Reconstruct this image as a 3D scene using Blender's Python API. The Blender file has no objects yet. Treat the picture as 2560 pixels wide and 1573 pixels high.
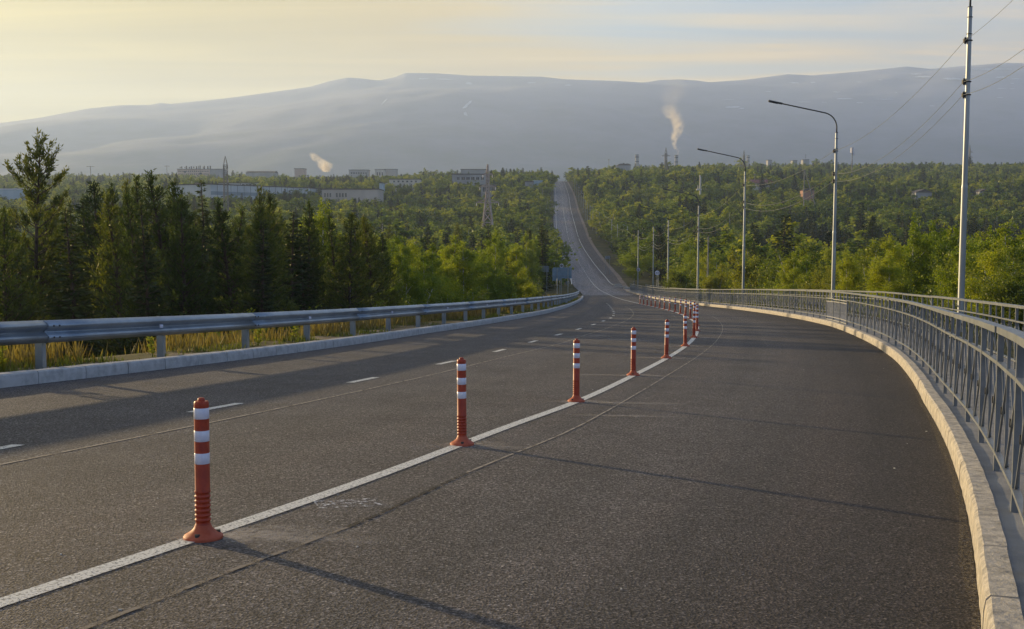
import bpy, math, random
import numpy as np
from mathutils import Vector, Matrix, Quaternion

# ------------------------------------------------------------------ camera, world, sun, exposure
SC = bpy.context.scene
COL = SC.collection
F = 2850.0                                   # focal length in photograph pixels (2560 wide)
HY = 560.0                                   # horizon row
TH = math.atan((786.5 - HY) / F)
cd = bpy.data.cameras.new('camera'); cam = bpy.data.objects.new('camera', cd); COL.objects.link(cam)
cd.sensor_width = 36.0; cd.lens = F / 2560 * 36.0; cd.clip_start = 0.1; cd.clip_end = 60000
cam.location = (0, 0, 0); cam.rotation_euler = (math.pi / 2 - TH, 0, 0)
SC.camera = cam

SUN_EL = math.radians(8.5); SUN_AZ = math.atan2(-0.74, 0.67)      # azimuth from +Y towards +X
SDIR = Vector((math.sin(SUN_AZ) * math.cos(SUN_EL), math.cos(SUN_AZ) * math.cos(SUN_EL), math.sin(SUN_EL)))
sd = bpy.data.lights.new('sun', 'SUN'); sun = bpy.data.objects.new('sun', sd); COL.objects.link(sun)
sd.energy = 4.7; sd.angle = math.radians(0.8); sd.color = (1.0, 0.74, 0.40)
sun.rotation_euler = SDIR.to_track_quat('Z', 'Y').to_euler()

W = bpy.data.worlds.new('World'); SC.world = W; W.use_nodes = True
wn = W.node_tree; wn.nodes.clear()
def N(t, typ, **k):
    n = t.nodes.new(typ)
    for a, b in k.items():
        if a == 'ins':
            for i, v in b.items(): n.inputs[i].default_value = v
        else: setattr(n, a, b)
    return n
def L(t, a, b): t.links.new(a, b)
def ramp(t, pts, fac=None, interp='LINEAR'):
    r = N(t, 'ShaderNodeValToRGB'); r.color_ramp.interpolation = interp
    e = r.color_ramp.elements
    while len(e) < len(pts): e.new(0.5)
    for i, (p, c) in enumerate(pts):
        e[i].position = p
        e[i].color = (c, c, c, 1) if isinstance(c, (int, float)) else (c[0], c[1], c[2], 1)
    if fac is not None: L(t, fac, r.inputs[0])
    return r
SKY_STRENGTH = 0.10; VEIL = 0.54
sky = N(wn, 'ShaderNodeTexSky', sky_type='NISHITA', sun_disc=False, sun_elevation=SUN_EL, sun_rotation=SUN_AZ,
        air_density=1.0, dust_density=1.0, ozone_density=3.5, altitude=200)
tc = N(wn, 'ShaderNodeTexCoord')
sep = N(wn, 'ShaderNodeSeparateXYZ'); L(wn, tc.outputs['Generated'], sep.inputs[0])
zc = N(wn, 'ShaderNodeMath', operation='MAXIMUM', ins={1: 0.012}); L(wn, sep.outputs[2], zc.inputs[0])
zc2 = N(wn, 'ShaderNodeMath', operation='ADD', ins={1: 0.05}); L(wn, zc.outputs[0], zc2.inputs[0])
dx = N(wn, 'ShaderNodeMath', operation='DIVIDE'); L(wn, sep.outputs[0], dx.inputs[0]); L(wn, zc2.outputs[0], dx.inputs[1])
dy = N(wn, 'ShaderNodeMath', operation='DIVIDE'); L(wn, sep.outputs[1], dy.inputs[0]); L(wn, zc2.outputs[0], dy.inputs[1])
cmb = N(wn, 'ShaderNodeCombineXYZ'); L(wn, dx.outputs[0], cmb.inputs[0]); L(wn, dy.outputs[0], cmb.inputs[1])
mp = N(wn, 'ShaderNodeMapping'); mp.inputs['Scale'].default_value = (0.34, 1.9, 1); mp.inputs['Rotation'].default_value = (0, 0, math.radians(-7))
mp.inputs['Location'].default_value = (3.1, 1.27, 0)
L(wn, cmb.outputs[0], mp.inputs[0])
n1 = N(wn, 'ShaderNodeTexNoise', ins={'Scale': 1.15, 'Detail': 9.0, 'Roughness': 0.62, 'Distortion': 0.6}); L(wn, mp.outputs[0], n1.inputs['Vector'])
cl = ramp(wn, [(0.40, 0.0), (0.50, 0.35), (0.66, 1.0)], n1.outputs[0])
cl.color_ramp.elements[0].color = (0, 0, 0, 1); cl.color_ramp.elements[1].color = (.35, .35, .35, 1); cl.color_ramp.elements[2].color = (1, 1, 1, 1)
# thin evening cirrus veil: dense and warm towards the horizon, thinner above, tinted by the angle to the sun
sv = N(wn, 'ShaderNodeVectorMath', operation='DOT_PRODUCT'); L(wn, tc.outputs['Generated'], sv.inputs[0]); sv.inputs[1].default_value = tuple(SDIR)
sm_ = N(wn, 'ShaderNodeMath', operation='MULTIPLY_ADD', ins={1: .5, 2: .5}); L(wn, sv.outputs['Value'], sm_.inputs[0])
def k_(c): return tuple(v / 1.0 for v in c)
veil = ramp(wn, [(0.0, (.34, .32, .32)), (.50, (.44, .37, .30)), (.655, (.56, .42, .26)), (.77, (.56, .41, .20)), (.85, (.51, .365, .13)), (.93, (.46, .335, .06)), (1.0, (.60, .46, .08))], sm_.outputs[0])
vs = N(wn, 'ShaderNodeMix', data_type='RGBA', blend_type='MULTIPLY'); vs.inputs[0].default_value = 1; L(wn, veil.outputs[0], vs.inputs[6]); vs.inputs[7].default_value = (VEIL / SKY_STRENGTH,) * 3 + (1,)
vf = ramp(wn, [(0.0, 1.0), (.10, .95), (.14, .84), (.165, .58), (.20, .36), (.35, .25), (.7, .15), (1.0, .08)], sep.outputs[2])
cm = N(wn, 'ShaderNodeMath', operation='MULTIPLY_ADD', ins={1: .62, 2: -.22}); L(wn, cl.outputs[0], cm.inputs[0])
sp_ = ramp(wn, [(.80, 0.0), (.90, .75), (1.0, .85)], sm_.outputs[0]); cm2 = N(wn, 'ShaderNodeMath', operation='ADD'); L(wn, cm.outputs[0], cm2.inputs[0]); L(wn, sp_.outputs[0], cm2.inputs[1])
ad_ = N(wn, 'ShaderNodeMath', operation='ADD', use_clamp=True); L(wn, vf.outputs[0], ad_.inputs[0]); L(wn, cm2.outputs[0], ad_.inputs[1])
cloudcol = N(wn, 'ShaderNodeMix', data_type='RGBA', blend_type='MIX')
blue = N(wn, 'ShaderNodeMix', data_type='RGBA', blend_type='MULTIPLY'); blue.inputs[0].default_value = 1; L(wn, sky.outputs[0], blue.inputs[6]); blue.inputs[7].default_value = (.95, 1.0, 1.05, 1)
L(wn, ad_.outputs[0], cloudcol.inputs[0]); L(wn, blue.outputs[2], cloudcol.inputs[6]); L(wn, vs.outputs[2], cloudcol.inputs[7])
bri = N(wn, 'ShaderNodeMath', operation='MULTIPLY_ADD', ins={1: .36, 2: .83}); L(wn, cl.outputs[0], bri.inputs[0])
fin = N(wn, 'ShaderNodeMix', data_type='RGBA', blend_type='MULTIPLY'); fin.inputs[0].default_value = 1; L(wn, cloudcol.outputs[2], fin.inputs[6]); L(wn, bri.outputs[0], fin.inputs[7])
bg = N(wn, 'ShaderNodeBackground', ins={1: SKY_STRENGTH}); L(wn, fin.outputs[2], bg.inputs[0])
wo = N(wn, 'ShaderNodeOutputWorld'); L(wn, bg.outputs[0], wo.inputs[0])

SC.render.engine = 'CYCLES'
SC.view_settings.view_transform = 'Standard'; SC.view_settings.look = 'None'
SC.view_settings.gamma = 1.0; SC.view_settings.exposure = 1.5; SC.view_settings.use_curve_mapping = False
SC.cycles.use_denoising = True
SC.cycles.max_bounces = 8; SC.cycles.volume_bounces = 2; SC.cycles.diffuse_bounces = 3; SC.cycles.transmission_bounces = 4
SC.cycles.transparent_max_bounces = 12
HAZE_DENSITY = 1.65e-4

rng = np.random.default_rng(7); random.seed(7)

# ------------------------------------------------------------------ curves of the place (metres; camera at the origin)
def pch(pts):
    xs = np.array([p[0] for p in pts], float); ys = np.array([p[1] for p in pts], float)
    h = np.diff(xs); d = np.diff(ys) / h; m = np.zeros_like(xs)
    for i in range(1, len(xs) - 1):
        if d[i-1] * d[i] > 0:
            a = 2*h[i] + h[i-1]; b = h[i] + 2*h[i-1]; m[i] = (a + b) / (a/d[i-1] + b/d[i])
    m[0] = d[0]; m[-1] = d[-1]
    def f(x):
        x = np.asarray(x, float); i = np.clip(np.searchsorted(xs, x) - 1, 0, len(xs) - 2)
        t0 = (x - xs[i]) / h[i]; t = np.clip(t0, 0, 1)
        r = (2*t**3 - 3*t**2 + 1)*ys[i] + (t**3 - 2*t**2 + t)*h[i]*m[i] + (-2*t**3 + 3*t**2)*ys[i+1] + (t**3 - t**2)*h[i]*m[i+1]
        return r + np.where(t0 < 0, t0*h[i]*m[i], 0) + np.where(t0 > 1, (t0-1)*h[i]*m[i+1], 0)
    return f
PROF = pch([(-300, 14), (-40, .72), (0, -1.40), (40, -3.52), (60, -4.6), (89, -6.25), (120, -7.85), (150, -9.15), (180, -10.3), (210, -11.1),
            (240, -11.5), (270, -11.5), (300, -11.1), (350, -9.2), (411, -5.6), (470, -0.9), (562, 6.5), (674, 16.6), (855, 30.3), (905, 33.4), (960, 35.2), (1100, 35.5)])
def zr(x, y):
    y = np.asarray(y, float); k = np.clip(1 - (y - 14) / 24, 0, 1)
    return PROF(y) - .02 * np.clip(x, -9, 11) * k
FARC = [(191, 14.2), (238, 16.2), (297, 18.2), (411, 20.4), (470, 22.2), (562, 25.2), (674, 29.5), (855, 35.3), (960, 38.6), (1100, 42)]
X_SOLID = pch([(-60, -34), (-30, -17.2), (-10, -8.0), (0, -3.95), (4.73, -2.17), (7.62, -1.12), (11.18, 0.0), (13.4, .72), (18.3, 2.05), (22, 3.0), (26.2, 4.0),
               (30, 4.8), (34, 5.54), (39.5, 6.42), (44.9, 7.11), (54.4, 8.05), (62.7, 8.66), (77, 9.5), (91.6, 10.22), (122.6, 11.4), (151, 12.5)] + FARC)
X_KR = pch([(-60, -30.5), (-30, -14.2), (-10, -4.4), (0, .12), (4.64, 1.96), (7.04, 2.86), (10.35, 3.99), (14.15, 5.17), (18.2, 6.4), (23, 7.72), (29.8, 9.24),
            (38, 10.65), (46, 11.6), (54.4, 12.3), (80, 13.5), (110, 14.6), (138, 15.6), (163, 16.5), (190, 18.6), (222, 21.0), (260, 23.4), (297, 25),
            (411, 27.5), (470, 29.3), (562, 32.2), (674, 36.2), (855, 41.5), (960, 45), (1100, 49)])
X_KL = pch([(-60, -36), (-30, -22), (-10, -14), (0, -10.55), (8, -7.95), (13.84, -6.27), (15.44, -5.85), (17.2, -5.4), (20.5, -4.62), (25.8, -3.52), (32.3, -2.35),
            (38, -1.25), (44.6, -.05), (56.4, 1.84), (89.6, 5.0), (126, 7.9), (160, 9.6), (191, 10.6), (238, 12.0), (297, 13.6), (411, 15.6), (470, 17.2),
            (562, 20.3), (674, 24.6), (855, 30.4), (960, 33.6), (1100, 37)])
X_DASH = pch([(-30, -18), (-10, -10.6), (0, -6.95), (9.03, -4.1), (11.7, -3.34), (15.1, -2.36), (18.9, -1.41), (22.7, -.5), (26.6, .29), (30.5, 1.06), (34.1, 1.8),
              (37.6, 2.47), (41.1, 3.12), (44.9, 3.72), (48, 4.2), (53.2, 4.76), (56.4, 5.05), (64.4, 5.69), (69.9, 6.1), (87.7, 7.4), (105, 8.4)])
X_SEAM1 = pch([(-20, -13), (0, -6.6), (8.25, -3.75), (9.22, -3.45), (11.76, -2.67), (16.2, -1.47), (22.4, .02), (26.5, 1.05), (31.5, 2.05), (36.3, 3.04), (43.9, 4.4), (52.1, 5.55), (61.6, 6.5), (72.5, 7.35), (80, 7.8)])
X_SEAM2 = pch([(-20, -11), (0, -3.35), (4.41, -1.69), (5.53, -1.27), (6.42, -.91), (8.3, -.33), (10.8, .54), (14, 1.43), (18, 2.49), (24.6, 4.2), (30.2, 5.5), (36.1, 6.7), (42, 7.7), (50.8, 8.9), (60, 9.7)])

def pix(x, y, z):
    c, s = math.cos(TH), math.sin(TH)
    dd = y * c - z * s; v = y * s + z * c
    return 1280 + F * x / dd, 786.5 - F * v / dd
def ray(px, py):
    u = (px - 1280) / F; v = (786.5 - py) / F; c, s = math.cos(TH), math.sin(TH)
    return np.array([u, c + v * s, -s + v * c])
def at(px, py, D):                       # the point seen at (px, py) that stands D metres ahead
    r = ray(px, py); r = r / r[1] * D
    return r

def smooth(t): t = np.clip(t, 0, 1); return t * t * (3 - 2 * t)
def vnoise(x, y, sc, seed=0):
    x = np.asarray(x, float) / sc + seed * 17.13; y = np.asarray(y, float) / sc + seed * 9.71
    xi = np.floor(x); yi = np.floor(y); fx = smooth(x - xi); fy = smooth(y - yi)
    def h(a, b):
        q = np.sin(a * 127.1 + b * 311.7 + seed * 74.7) * 43758.5453; return q - np.floor(q)
    return (h(xi, yi)*(1-fx) + h(xi+1, yi)*fx)*(1-fy) + (h(xi, yi+1)*(1-fx) + h(xi+1, yi+1)*fx)*fy - .5
OFF_L = pch([(-300, 8), (-60, -4.5), (0, -7.5), (50, -9.6), (100, -11), (150, -12), (240, -12.6), (300, -12.2), (350, -10.6), (411, -7), (470, -2.6), (562, 4), (674, 13.0),
             (855, 25.5), (1000, 33), (1200, 41), (1400, 45), (1800, 42), (2600, 40), (8000, 60)])
OFF_R = pch([(-300, 8), (-60, -3.5), (0, -6.2), (50, -8.3), (100, -10.2), (150, -11.6), (240, -12.6), (300, -12.2), (350, -10.4), (411, -7), (470, -2.0), (562, 6), (674, 16.5),
             (855, 31), (1000, 42), (1200, 55), (1400, 62), (1800, 58), (2600, 50), (8000, 60)])
def terr(x, y):
    x = np.asarray(x, float); y = np.asarray(y, float)
    yc = np.clip(y, -60, 1080)
    kl = X_KL(yc); kr = X_KR(yc); mid = (kl + kr) / 2
    t = smooth((x - mid + 60 + np.clip(y, 0, 2000) * .02) / 260 + .25)
    off = OFF_L(y) * (1 - t) + OFF_R(y) * t
    off = off - 7.0 * smooth((y - 800) / 400) * (1 - smooth((x / np.maximum(y, 1) * F + 1280 - 1560) / 420)) * t
    off = off + vnoise(x, y, 38, 1) * 2.2 + vnoise(x, y, 160, 2) * np.clip(y / 100, 0, 7) * np.where(y > 1300, .4, 1)
    g = PROF(np.clip(y, -300, 1080)); zre = zr(np.clip(x, kl, kr), np.clip(y, -300, 1080))
    dl = kl - x; dr = x - kr
    flatL = np.interp(y, [0, 100, 130, 240, 400], [1.5, 1.5, 5.5, 3.0, 3.0]); wl = np.interp(y, [0, 150, 300, 2000], [13, 12, 14, 30])
    flatR = np.interp(y, [0, 150, 170, 240, 400], [3.0, 3.0, 5, 4.0, 4.0]); wr = np.interp(y, [0, 150, 300, 2000], [11, 10, 22, 34])
    w = np.where(dl > 0, smooth((dl - flatL) / wl), np.where(dr > 0, smooth((dr - flatR) / wr), 0))
    side = np.where(dl > 0, np.interp(y, [0, 110, 135], [.12, .12, .0]), np.where(dr > 0, np.interp(y, [0, 155, 175], [.02, .02, -.02]), 0))
    lip = smooth(np.maximum(dl, dr) / .25)
    z = (zre + side * lip - .10 * (1 - lip)) * (1 - w) + off * w
    # under the carriageway stay just below the asphalt; past the crest the ground takes over
    far = smooth((y - 905) / 80)
    return z * (1 - far) + far * np.minimum(off, np.where(np.abs(x - 38 - (y - 900) * .04) < 40 + (y - 900) * .1, .0372 * y - 1.2, 1e9))

# ------------------------------------------------------------------ helpers
def new_obj(name, data, parent=None, loc=None, mat4=None):
    o = bpy.data.objects.new(name, data); COL.objects.link(o)
    if parent is not None: o.parent = parent
    if mat4 is not None: o.matrix_world = mat4 if parent is None else parent_inv(parent) @ mat4
    elif loc is not None: o.location = loc
    return o
PINV = {}
def parent_inv(p):
    if p.name not in PINV:
        m = Matrix.Translation(p.location) @ p.rotation_euler.to_matrix().to_4x4() @ Matrix.Diagonal((*p.scale, 1))
        if p.parent is not None: m = local_world(p.parent) @ m
        PINV[p.name] = m.inverted()
    return PINV[p.name]
def local_world(p): return parent_inv(p).inverted()
def set_local(o, parent, m):
    o.parent = parent; o.matrix_basis = parent_inv(parent) @ m if parent is not None else m
def tag(o, label, cat, group=None):
    o['label'] = label; o['category'] = cat
    if group: o['group'] = group
    return o
def empty(name, loc, label, cat, group=None, rz=0):
    o = bpy.data.objects.new(name, None); COL.objects.link(o); o.location = loc; o.rotation_euler = (0, 0, rz)
    o.empty_display_size = .2
    return tag(o, label, cat, group)
def struct(o): o['kind'] = 'structure'; return o
def mesh_np(name, verts, tris, mat=None, smooth_=False, tone=None, quads=False, uv=None):
    me = bpy.data.meshes.new(name); verts = np.ascontiguousarray(verts, np.float32); k = 4 if quads else 3
    tris = np.ascontiguousarray(tris, np.int32); nf = len(tris)
    me.vertices.add(len(verts)); me.vertices.foreach_set('co', verts.ravel())
    me.loops.add(nf * k); me.loops.foreach_set('vertex_index', tris.ravel())
    me.polygons.add(nf); me.polygons.foreach_set('loop_start', np.arange(nf, dtype=np.int32) * k)
    me.polygons.foreach_set('loop_total', np.full(nf, k, np.int32))
    if smooth_: me.polygons.foreach_set('use_smooth', np.ones(nf, bool))
    if uv is not None:
        l = me.uv_layers.new(name='uv'); l.data.foreach_set('uv', np.ascontiguousarray(uv[tris.ravel()], np.float32).ravel())
    me.update(calc_edges=True)
    if tone is not None:
        a = me.attributes.new('tone', 'FLOAT', 'FACE'); a.data.foreach_set('value', np.asarray(tone, np.float32))
    if mat is not None:
        for m in (mat if isinstance(mat, (list, tuple)) else [mat]): me.materials.append(m)
    return me
class MB:                                   # collects polygons, links them as ONE mesh object
    def __init__(s): s.v = []; s.f = []; s.m = []
    def poly(s, pts, mi=0):
        i = len(s.v); s.v += [tuple(p) for p in pts]; s.f.append(tuple(range(i, i + len(pts)))); s.m.append(mi)
    def box(s, c, size, M=None, mi=0, taper=1.0):
        hx, hy, hz = size[0]/2, size[1]/2, size[2]/2; i = len(s.v)
        for z in (-1, 1):
            k = taper if z > 0 else 1
            for x, y in ((-1, -1), (1, -1), (1, 1), (-1, 1)):
                p = Vector((x*hx*k, y*hy*k, z*hz))
                p = (M @ p if M is not None else p) + Vector(c); s.v.append(tuple(p))
        for f in ((3, 2, 1, 0), (4, 5, 6, 7), (0, 1, 5, 4), (1, 2, 6, 5), (2, 3, 7, 6), (3, 0, 4, 7)):
            s.f.append(tuple(i + k for k in f)); s.m.append(mi)
    def bar(s, a, b, w, h=None, mi=0):
        a = Vector(a); b = Vector(b); d = b - a; ln = d.length
        if ln < 1e-6: return
        M = d.to_track_quat('Z', 'Y').to_matrix(); s.box((a + b) / 2, (w, h or w, ln), M, mi)
    def tube(s, pts, rad, n=8, mi=0, cap=True):
        pts = [Vector(p) for p in pts]; rr = rad if isinstance(rad, (list, tuple)) else [rad] * len(pts); base = len(s.v); up = None
        for j, p in enumerate(pts):
            d = (pts[min(j+1, len(pts)-1)] - pts[max(j-1, 0)]).normalized()
            if up is None: up = Vector((0, 0, 1)) if abs(d.z) < .9 else Vector((1, 0, 0))
            xax = up.cross(d).normalized(); yax = d.cross(xax).normalized(); up = yax
            for k in range(n):
                a = 2*math.pi*k/n; s.v.append(tuple(p + (xax*math.cos(a) + yax*math.sin(a))*rr[j]))
        for j in range(len(pts)-1):
            for k in range(n):
                a = base + j*n + k; b = base + j*n + (k+1) % n
                s.f.append((a, b, b+n, a+n)); s.m.append(mi)
        if cap:
            s.f.append(tuple(base + k for k in range(n))[::-1]); s.m.append(mi)
            s.f.append(tuple(base + (len(pts)-1)*n + k for k in range(n))); s.m.append(mi)
    def lathe(s, prof, n=20, mi=0, c=(0, 0, 0)):
        base = len(s.v)
        for r, z in prof:
            for k in range(n):
                a = 2*math.pi*k/n; s.v.append((c[0]+r*math.cos(a), c[1]+r*math.sin(a), c[2]+z))
        for j in range(len(prof)-1):
            for k in range(n):
                a = base+j*n+k; b = base+j*n+(k+1) % n; s.f.append((a, b, b+n, a+n)); s.m.append(mi)
    def mesh(s, name, mats, smooth_=False):
        me = bpy.data.meshes.new(name); me.from_pydata(s.v, [], s.f)
        for m in (mats if isinstance(mats, (list, tuple)) else [mats]): me.materials.append(m)
        me.polygons.foreach_set('material_index', s.m)
        if smooth_: me.polygons.foreach_set('use_smooth', [True]*len(s.f))
        me.update(); return me
    def build(s, name, mats, parent=None, smooth_=False, loc=(0, 0, 0)):
        return new_obj(name, s.mesh(name, mats, smooth_), parent, loc)
def shade_auto(me, ang=35):
    try: me.set_sharp_from_angle(angle=math.radians(ang))
    except Exception: pass

# ------------------------------------------------------------------ materials
def base_mat(name, rough=.8, metal=0.0, spec=.4):
    m = bpy.data.materials.new(name); m.use_nodes = True; t = m.node_tree
    b = t.nodes['Principled BSDF']; b.inputs['Roughness'].default_value = rough; b.inputs['Metallic'].default_value = metal
    b.inputs['Specular IOR Level'].default_value = spec
    return m, t, b
def noisy(name, c1, c2, scale=4, rough=.8, metal=0, spec=.4, bump=0.0, bscale=None, detail=6, coord='POS', lo=.35, hi=.65, dist=.02, stretch=None):
    m, t, b = base_mat(name, rough, metal, spec)
    if coord == 'POS': src = N(t, 'ShaderNodeNewGeometry').outputs['Position']
    else: src = N(t, 'ShaderNodeTexCoord').outputs['Object']
    if stretch:
        mpn = N(t, 'ShaderNodeMapping'); mpn.inputs['Scale'].default_value = stretch; L(t, src, mpn.inputs[0]); src = mpn.outputs[0]
    n = N(t, 'ShaderNodeTexNoise', ins={'Scale': scale, 'Detail': detail, 'Roughness': .6}); L(t, src, n.inputs['Vector'])
    r = ramp(t, [(lo, c1), (hi, c2)], n.outputs[0]); L(t, r.outputs[0], b.inputs['Base Color'])
    if bump:
        n2 = N(t, 'ShaderNodeTexNoise', ins={'Scale': bscale or scale*3, 'Detail': 8.0, 'Roughness': .65}); L(t, src, n2.inputs['Vector'])
        bp = N(t, 'ShaderNodeBump', ins={'Strength': bump, 'Distance': dist}); L(t, n2.outputs[0], bp.inputs['Height']); L(t, bp.outputs[0], b.inputs['Normal'])
    return m
def leaf_mat(name, c1, c2, c3, trans=.45, per=.45):
    m = bpy.data.materials.new(name); m.use_nodes = True; t = m.node_tree; t.nodes.clear()
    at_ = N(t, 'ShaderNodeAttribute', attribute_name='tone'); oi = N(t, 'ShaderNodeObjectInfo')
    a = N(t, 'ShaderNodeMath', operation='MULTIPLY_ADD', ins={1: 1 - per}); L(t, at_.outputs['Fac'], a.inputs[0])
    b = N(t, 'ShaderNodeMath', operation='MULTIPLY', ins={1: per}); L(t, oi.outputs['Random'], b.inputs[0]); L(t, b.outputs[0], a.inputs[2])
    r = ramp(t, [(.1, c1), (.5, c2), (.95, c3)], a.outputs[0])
    d = N(t, 'ShaderNodeBsdfDiffuse'); L(t, r.outputs[0], d.inputs[0])
    tr = N(t, 'ShaderNodeBsdfTranslucent')
    hs = N(t, 'ShaderNodeMix', data_type='RGBA', blend_type='MULTIPLY'); hs.inputs[0].default_value = 1; hs.inputs[7].default_value = (1.55, 1.45, .42, 1)
    L(t, r.outputs[0], hs.inputs[6]); L(t, hs.outputs[2], tr.inputs[0])
    mx = N(t, 'ShaderNodeMixShader', ins={0: trans}); L(t, d.outputs[0], mx.inputs[1]); L(t, tr.outputs[0], mx.inputs[2])
    g = N(t, 'ShaderNodeBsdfGlossy', ins={1: .45}); g.inputs[0].default_value = (.7, .7, .6, 1)
    mx2 = N(t, 'ShaderNodeMixShader', ins={0: .045}); L(t, mx.outputs[0], mx2.inputs[1]); L(t, g.outputs[0], mx2.inputs[2])
    o = N(t, 'ShaderNodeOutputMaterial'); L(t, mx2.outputs[0], o.inputs[0])
    return m

def asphalt_mat():
    m, t, b = base_mat('asphalt', .82, 0, .35)
    pos = N(t, 'ShaderNodeNewGeometry').outputs['Position']; uv = N(t, 'ShaderNodeUVMap', uv_map='uv').outputs[0]
    g1 = N(t, 'ShaderNodeTexVoronoi', ins={'Scale': 80.0, 'Randomness': 1.0}); L(t, pos, g1.inputs['Vector'])
    g2 = N(t, 'ShaderNodeTexNoise', ins={'Scale': 58.0, 'Detail': 4.0, 'Roughness': .72}); L(t, pos, g2.inputs['Vector'])
    g3 = N(t, 'ShaderNodeTexNoise', ins={'Scale': 1.1, 'Detail': 5.0, 'Roughness': .6}); L(t, pos, g3.inputs['Vector'])
    st = N(t, 'ShaderNodeMapping'); st.inputs['Scale'].default_value = (1.5, .035, 1); L(t, uv, st.inputs[0])
    g4 = N(t, 'ShaderNodeTexNoise', ins={'Scale': 1.0, 'Detail': 4.0, 'Roughness': .6}); L(t, st.outputs[0], g4.inputs['Vector'])
    stone = ramp(t, [(.0, (.036, .033, .033)), (.45, (.080, .073, .072)), (.8, (.138, .126, .123)), (1, (.31, .29, .275))], g1.outputs['Color'])
    r2 = ramp(t, [(.36, .10), (.5, .9), (.64, 2.1)], g2.outputs[0])
    mul = N(t, 'ShaderNodeMix', data_type='RGBA', blend_type='MULTIPLY'); mul.inputs[0].default_value = 1
    L(t, stone.outputs[0], mul.inputs[6]); L(t, r2.outputs[0], mul.inputs[7])
    r3 = ramp(t, [(.3, .80), (.7, 1.18)], g3.outputs[0]); r4 = ramp(t, [(.3, (.78, .80, .82)), (.5, (1, 1, 1)), (.70, (1.20, 1.14, 1.10))], g4.outputs[0])
    m2 = N(t, 'ShaderNodeMix', data_type='RGBA', blend_type='MULTIPLY'); m2.inputs[0].default_value = 1; L(t, mul.outputs[2], m2.inputs[6]); L(t, r3.outputs[0], m2.inputs[7])
    m3 = N(t, 'ShaderNodeMix', data_type='RGBA', blend_type='MULTIPLY'); m3.inputs[0].default_value = 1; L(t, m2.outputs[2], m3.inputs[6]); L(t, r4.outputs[0], m3.inputs[7])
    # the lane along the right kerb is newer and blacker; the strip by the left kerb is a greyer older course
    su = N(t, 'ShaderNodeSeparateXYZ'); L(t, uv, su.inputs[0])
    wob = N(t, 'ShaderNodeMath', operation='MULTIPLY_ADD', ins={1: 1.2, 2: -.6}); L(t, g3.outputs[0], wob.inputs[0])
    uu = N(t, 'ShaderNodeMath', operation='ADD'); L(t, su.outputs[0], uu.inputs[0]); L(t, wob.outputs[0], uu.inputs[1])
    uu2 = N(t, 'ShaderNodeMath', operation='MULTIPLY_ADD', ins={1: .05, 2: .5}); L(t, uu.outputs[0], uu2.inputs[0])
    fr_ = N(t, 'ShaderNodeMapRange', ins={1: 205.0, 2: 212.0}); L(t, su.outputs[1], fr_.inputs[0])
    lane = ramp(t, [(.36, (.92, .97, 1.04)), (.42, (1, 1, 1)), (.60, (1, 1, 1)), (.655, (.66, .63, .62)), (.70, (.46, .43, .42))], uu2.outputs[0])
    m4 = N(t, 'ShaderNodeMix', data_type='RGBA', blend_type='MULTIPLY'); m4.inputs[0].default_value = 1; L(t, m3.outputs[2], m4.inputs[6]); L(t, lane.outputs[0], m4.inputs[7])
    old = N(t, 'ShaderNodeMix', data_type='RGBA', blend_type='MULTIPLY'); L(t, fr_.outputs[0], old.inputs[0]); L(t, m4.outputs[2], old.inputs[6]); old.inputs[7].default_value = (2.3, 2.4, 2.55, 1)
    L(t, old.outputs[2], b.inputs['Base Color'])
    bp = N(t, 'ShaderNodeBump', ins={'Strength': .75, 'Distance': .008}); L(t, g1.outputs['Distance'], bp.inputs['Height'])
    bp2 = N(t, 'ShaderNodeBump', ins={'Strength': .7, 'Distance': .012}); L(t, g2.outputs[0], bp2.inputs['Height']); L(t, bp.outputs[0], bp2.inputs['Normal'])
    L(t, bp2.outputs[0], b.inputs['Normal'])
    return m
def masked(name, col, rough, lo, hi, scale, base=0.0, stretch=None, coord='POS'):
    m = bpy.data.materials.new(name); m.use_nodes = True; t = m.node_tree; b = t.nodes['Principled BSDF']
    b.inputs['Base Color'].default_value = (*col, 1); b.inputs['Roughness'].default_value = rough; b.inputs['Specular IOR Level'].default_value = .3
    src = N(t, 'ShaderNodeNewGeometry').outputs['Position'] if coord == 'POS' else N(t, 'ShaderNodeTexCoord').outputs['Object']
    if stretch:
        q = N(t, 'ShaderNodeMapping'); q.inputs['Scale'].default_value = stretch; L(t, src, q.inputs[0]); src = q.outputs[0]
    n = N(t, 'ShaderNodeTexNoise', ins={'Scale': scale, 'Detail': 6.0, 'Roughness': .7}); L(t, src, n.inputs['Vector'])
    r = ramp(t, [(lo, base), (hi, 1.0)], n.outputs[0]); L(t, r.outputs[0], b.inputs['Alpha'])
    return m, t, b, r
TAR = masked('tar_crack', (.02, .02, .022), .8, .40, .55, 14, .1)[0]
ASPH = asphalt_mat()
PAINT = masked('road_paint', (.72, .71, .66), .6, .36, .50, 60, .12)[0]
SEAM = masked('joint_sealant', (.34, .30, .25), .8, .38, .52, 7, .15)[0]
CONC = noisy('kerb_concrete', (.26, .25, .235), (.55, .51, .45), 14, .9, bump=.9, bscale=38, dist=.018, lo=.3, hi=.6)
CONC_L = noisy('kerb_concrete_left', (.30, .31, .32), (.46, .47, .48), 7, .85, bump=.5, bscale=45, dist=.010, lo=.3, hi=.6)
CONC_P = noisy('sidewalk_concrete', (.20, .20, .20), (.30, .295, .285), 2.2, .9, bump=.5, bscale=50, dist=.01)
GALV = noisy('galvanised_steel', (.20, .25, .31), (.32, .38, .45), 1.7, .40, .6, .5, bump=.08, bscale=30)
RAILP = noisy('railing_paint', (.15, .17, .19), (.22, .24, .26), 6, .42, .2, .5)
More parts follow.
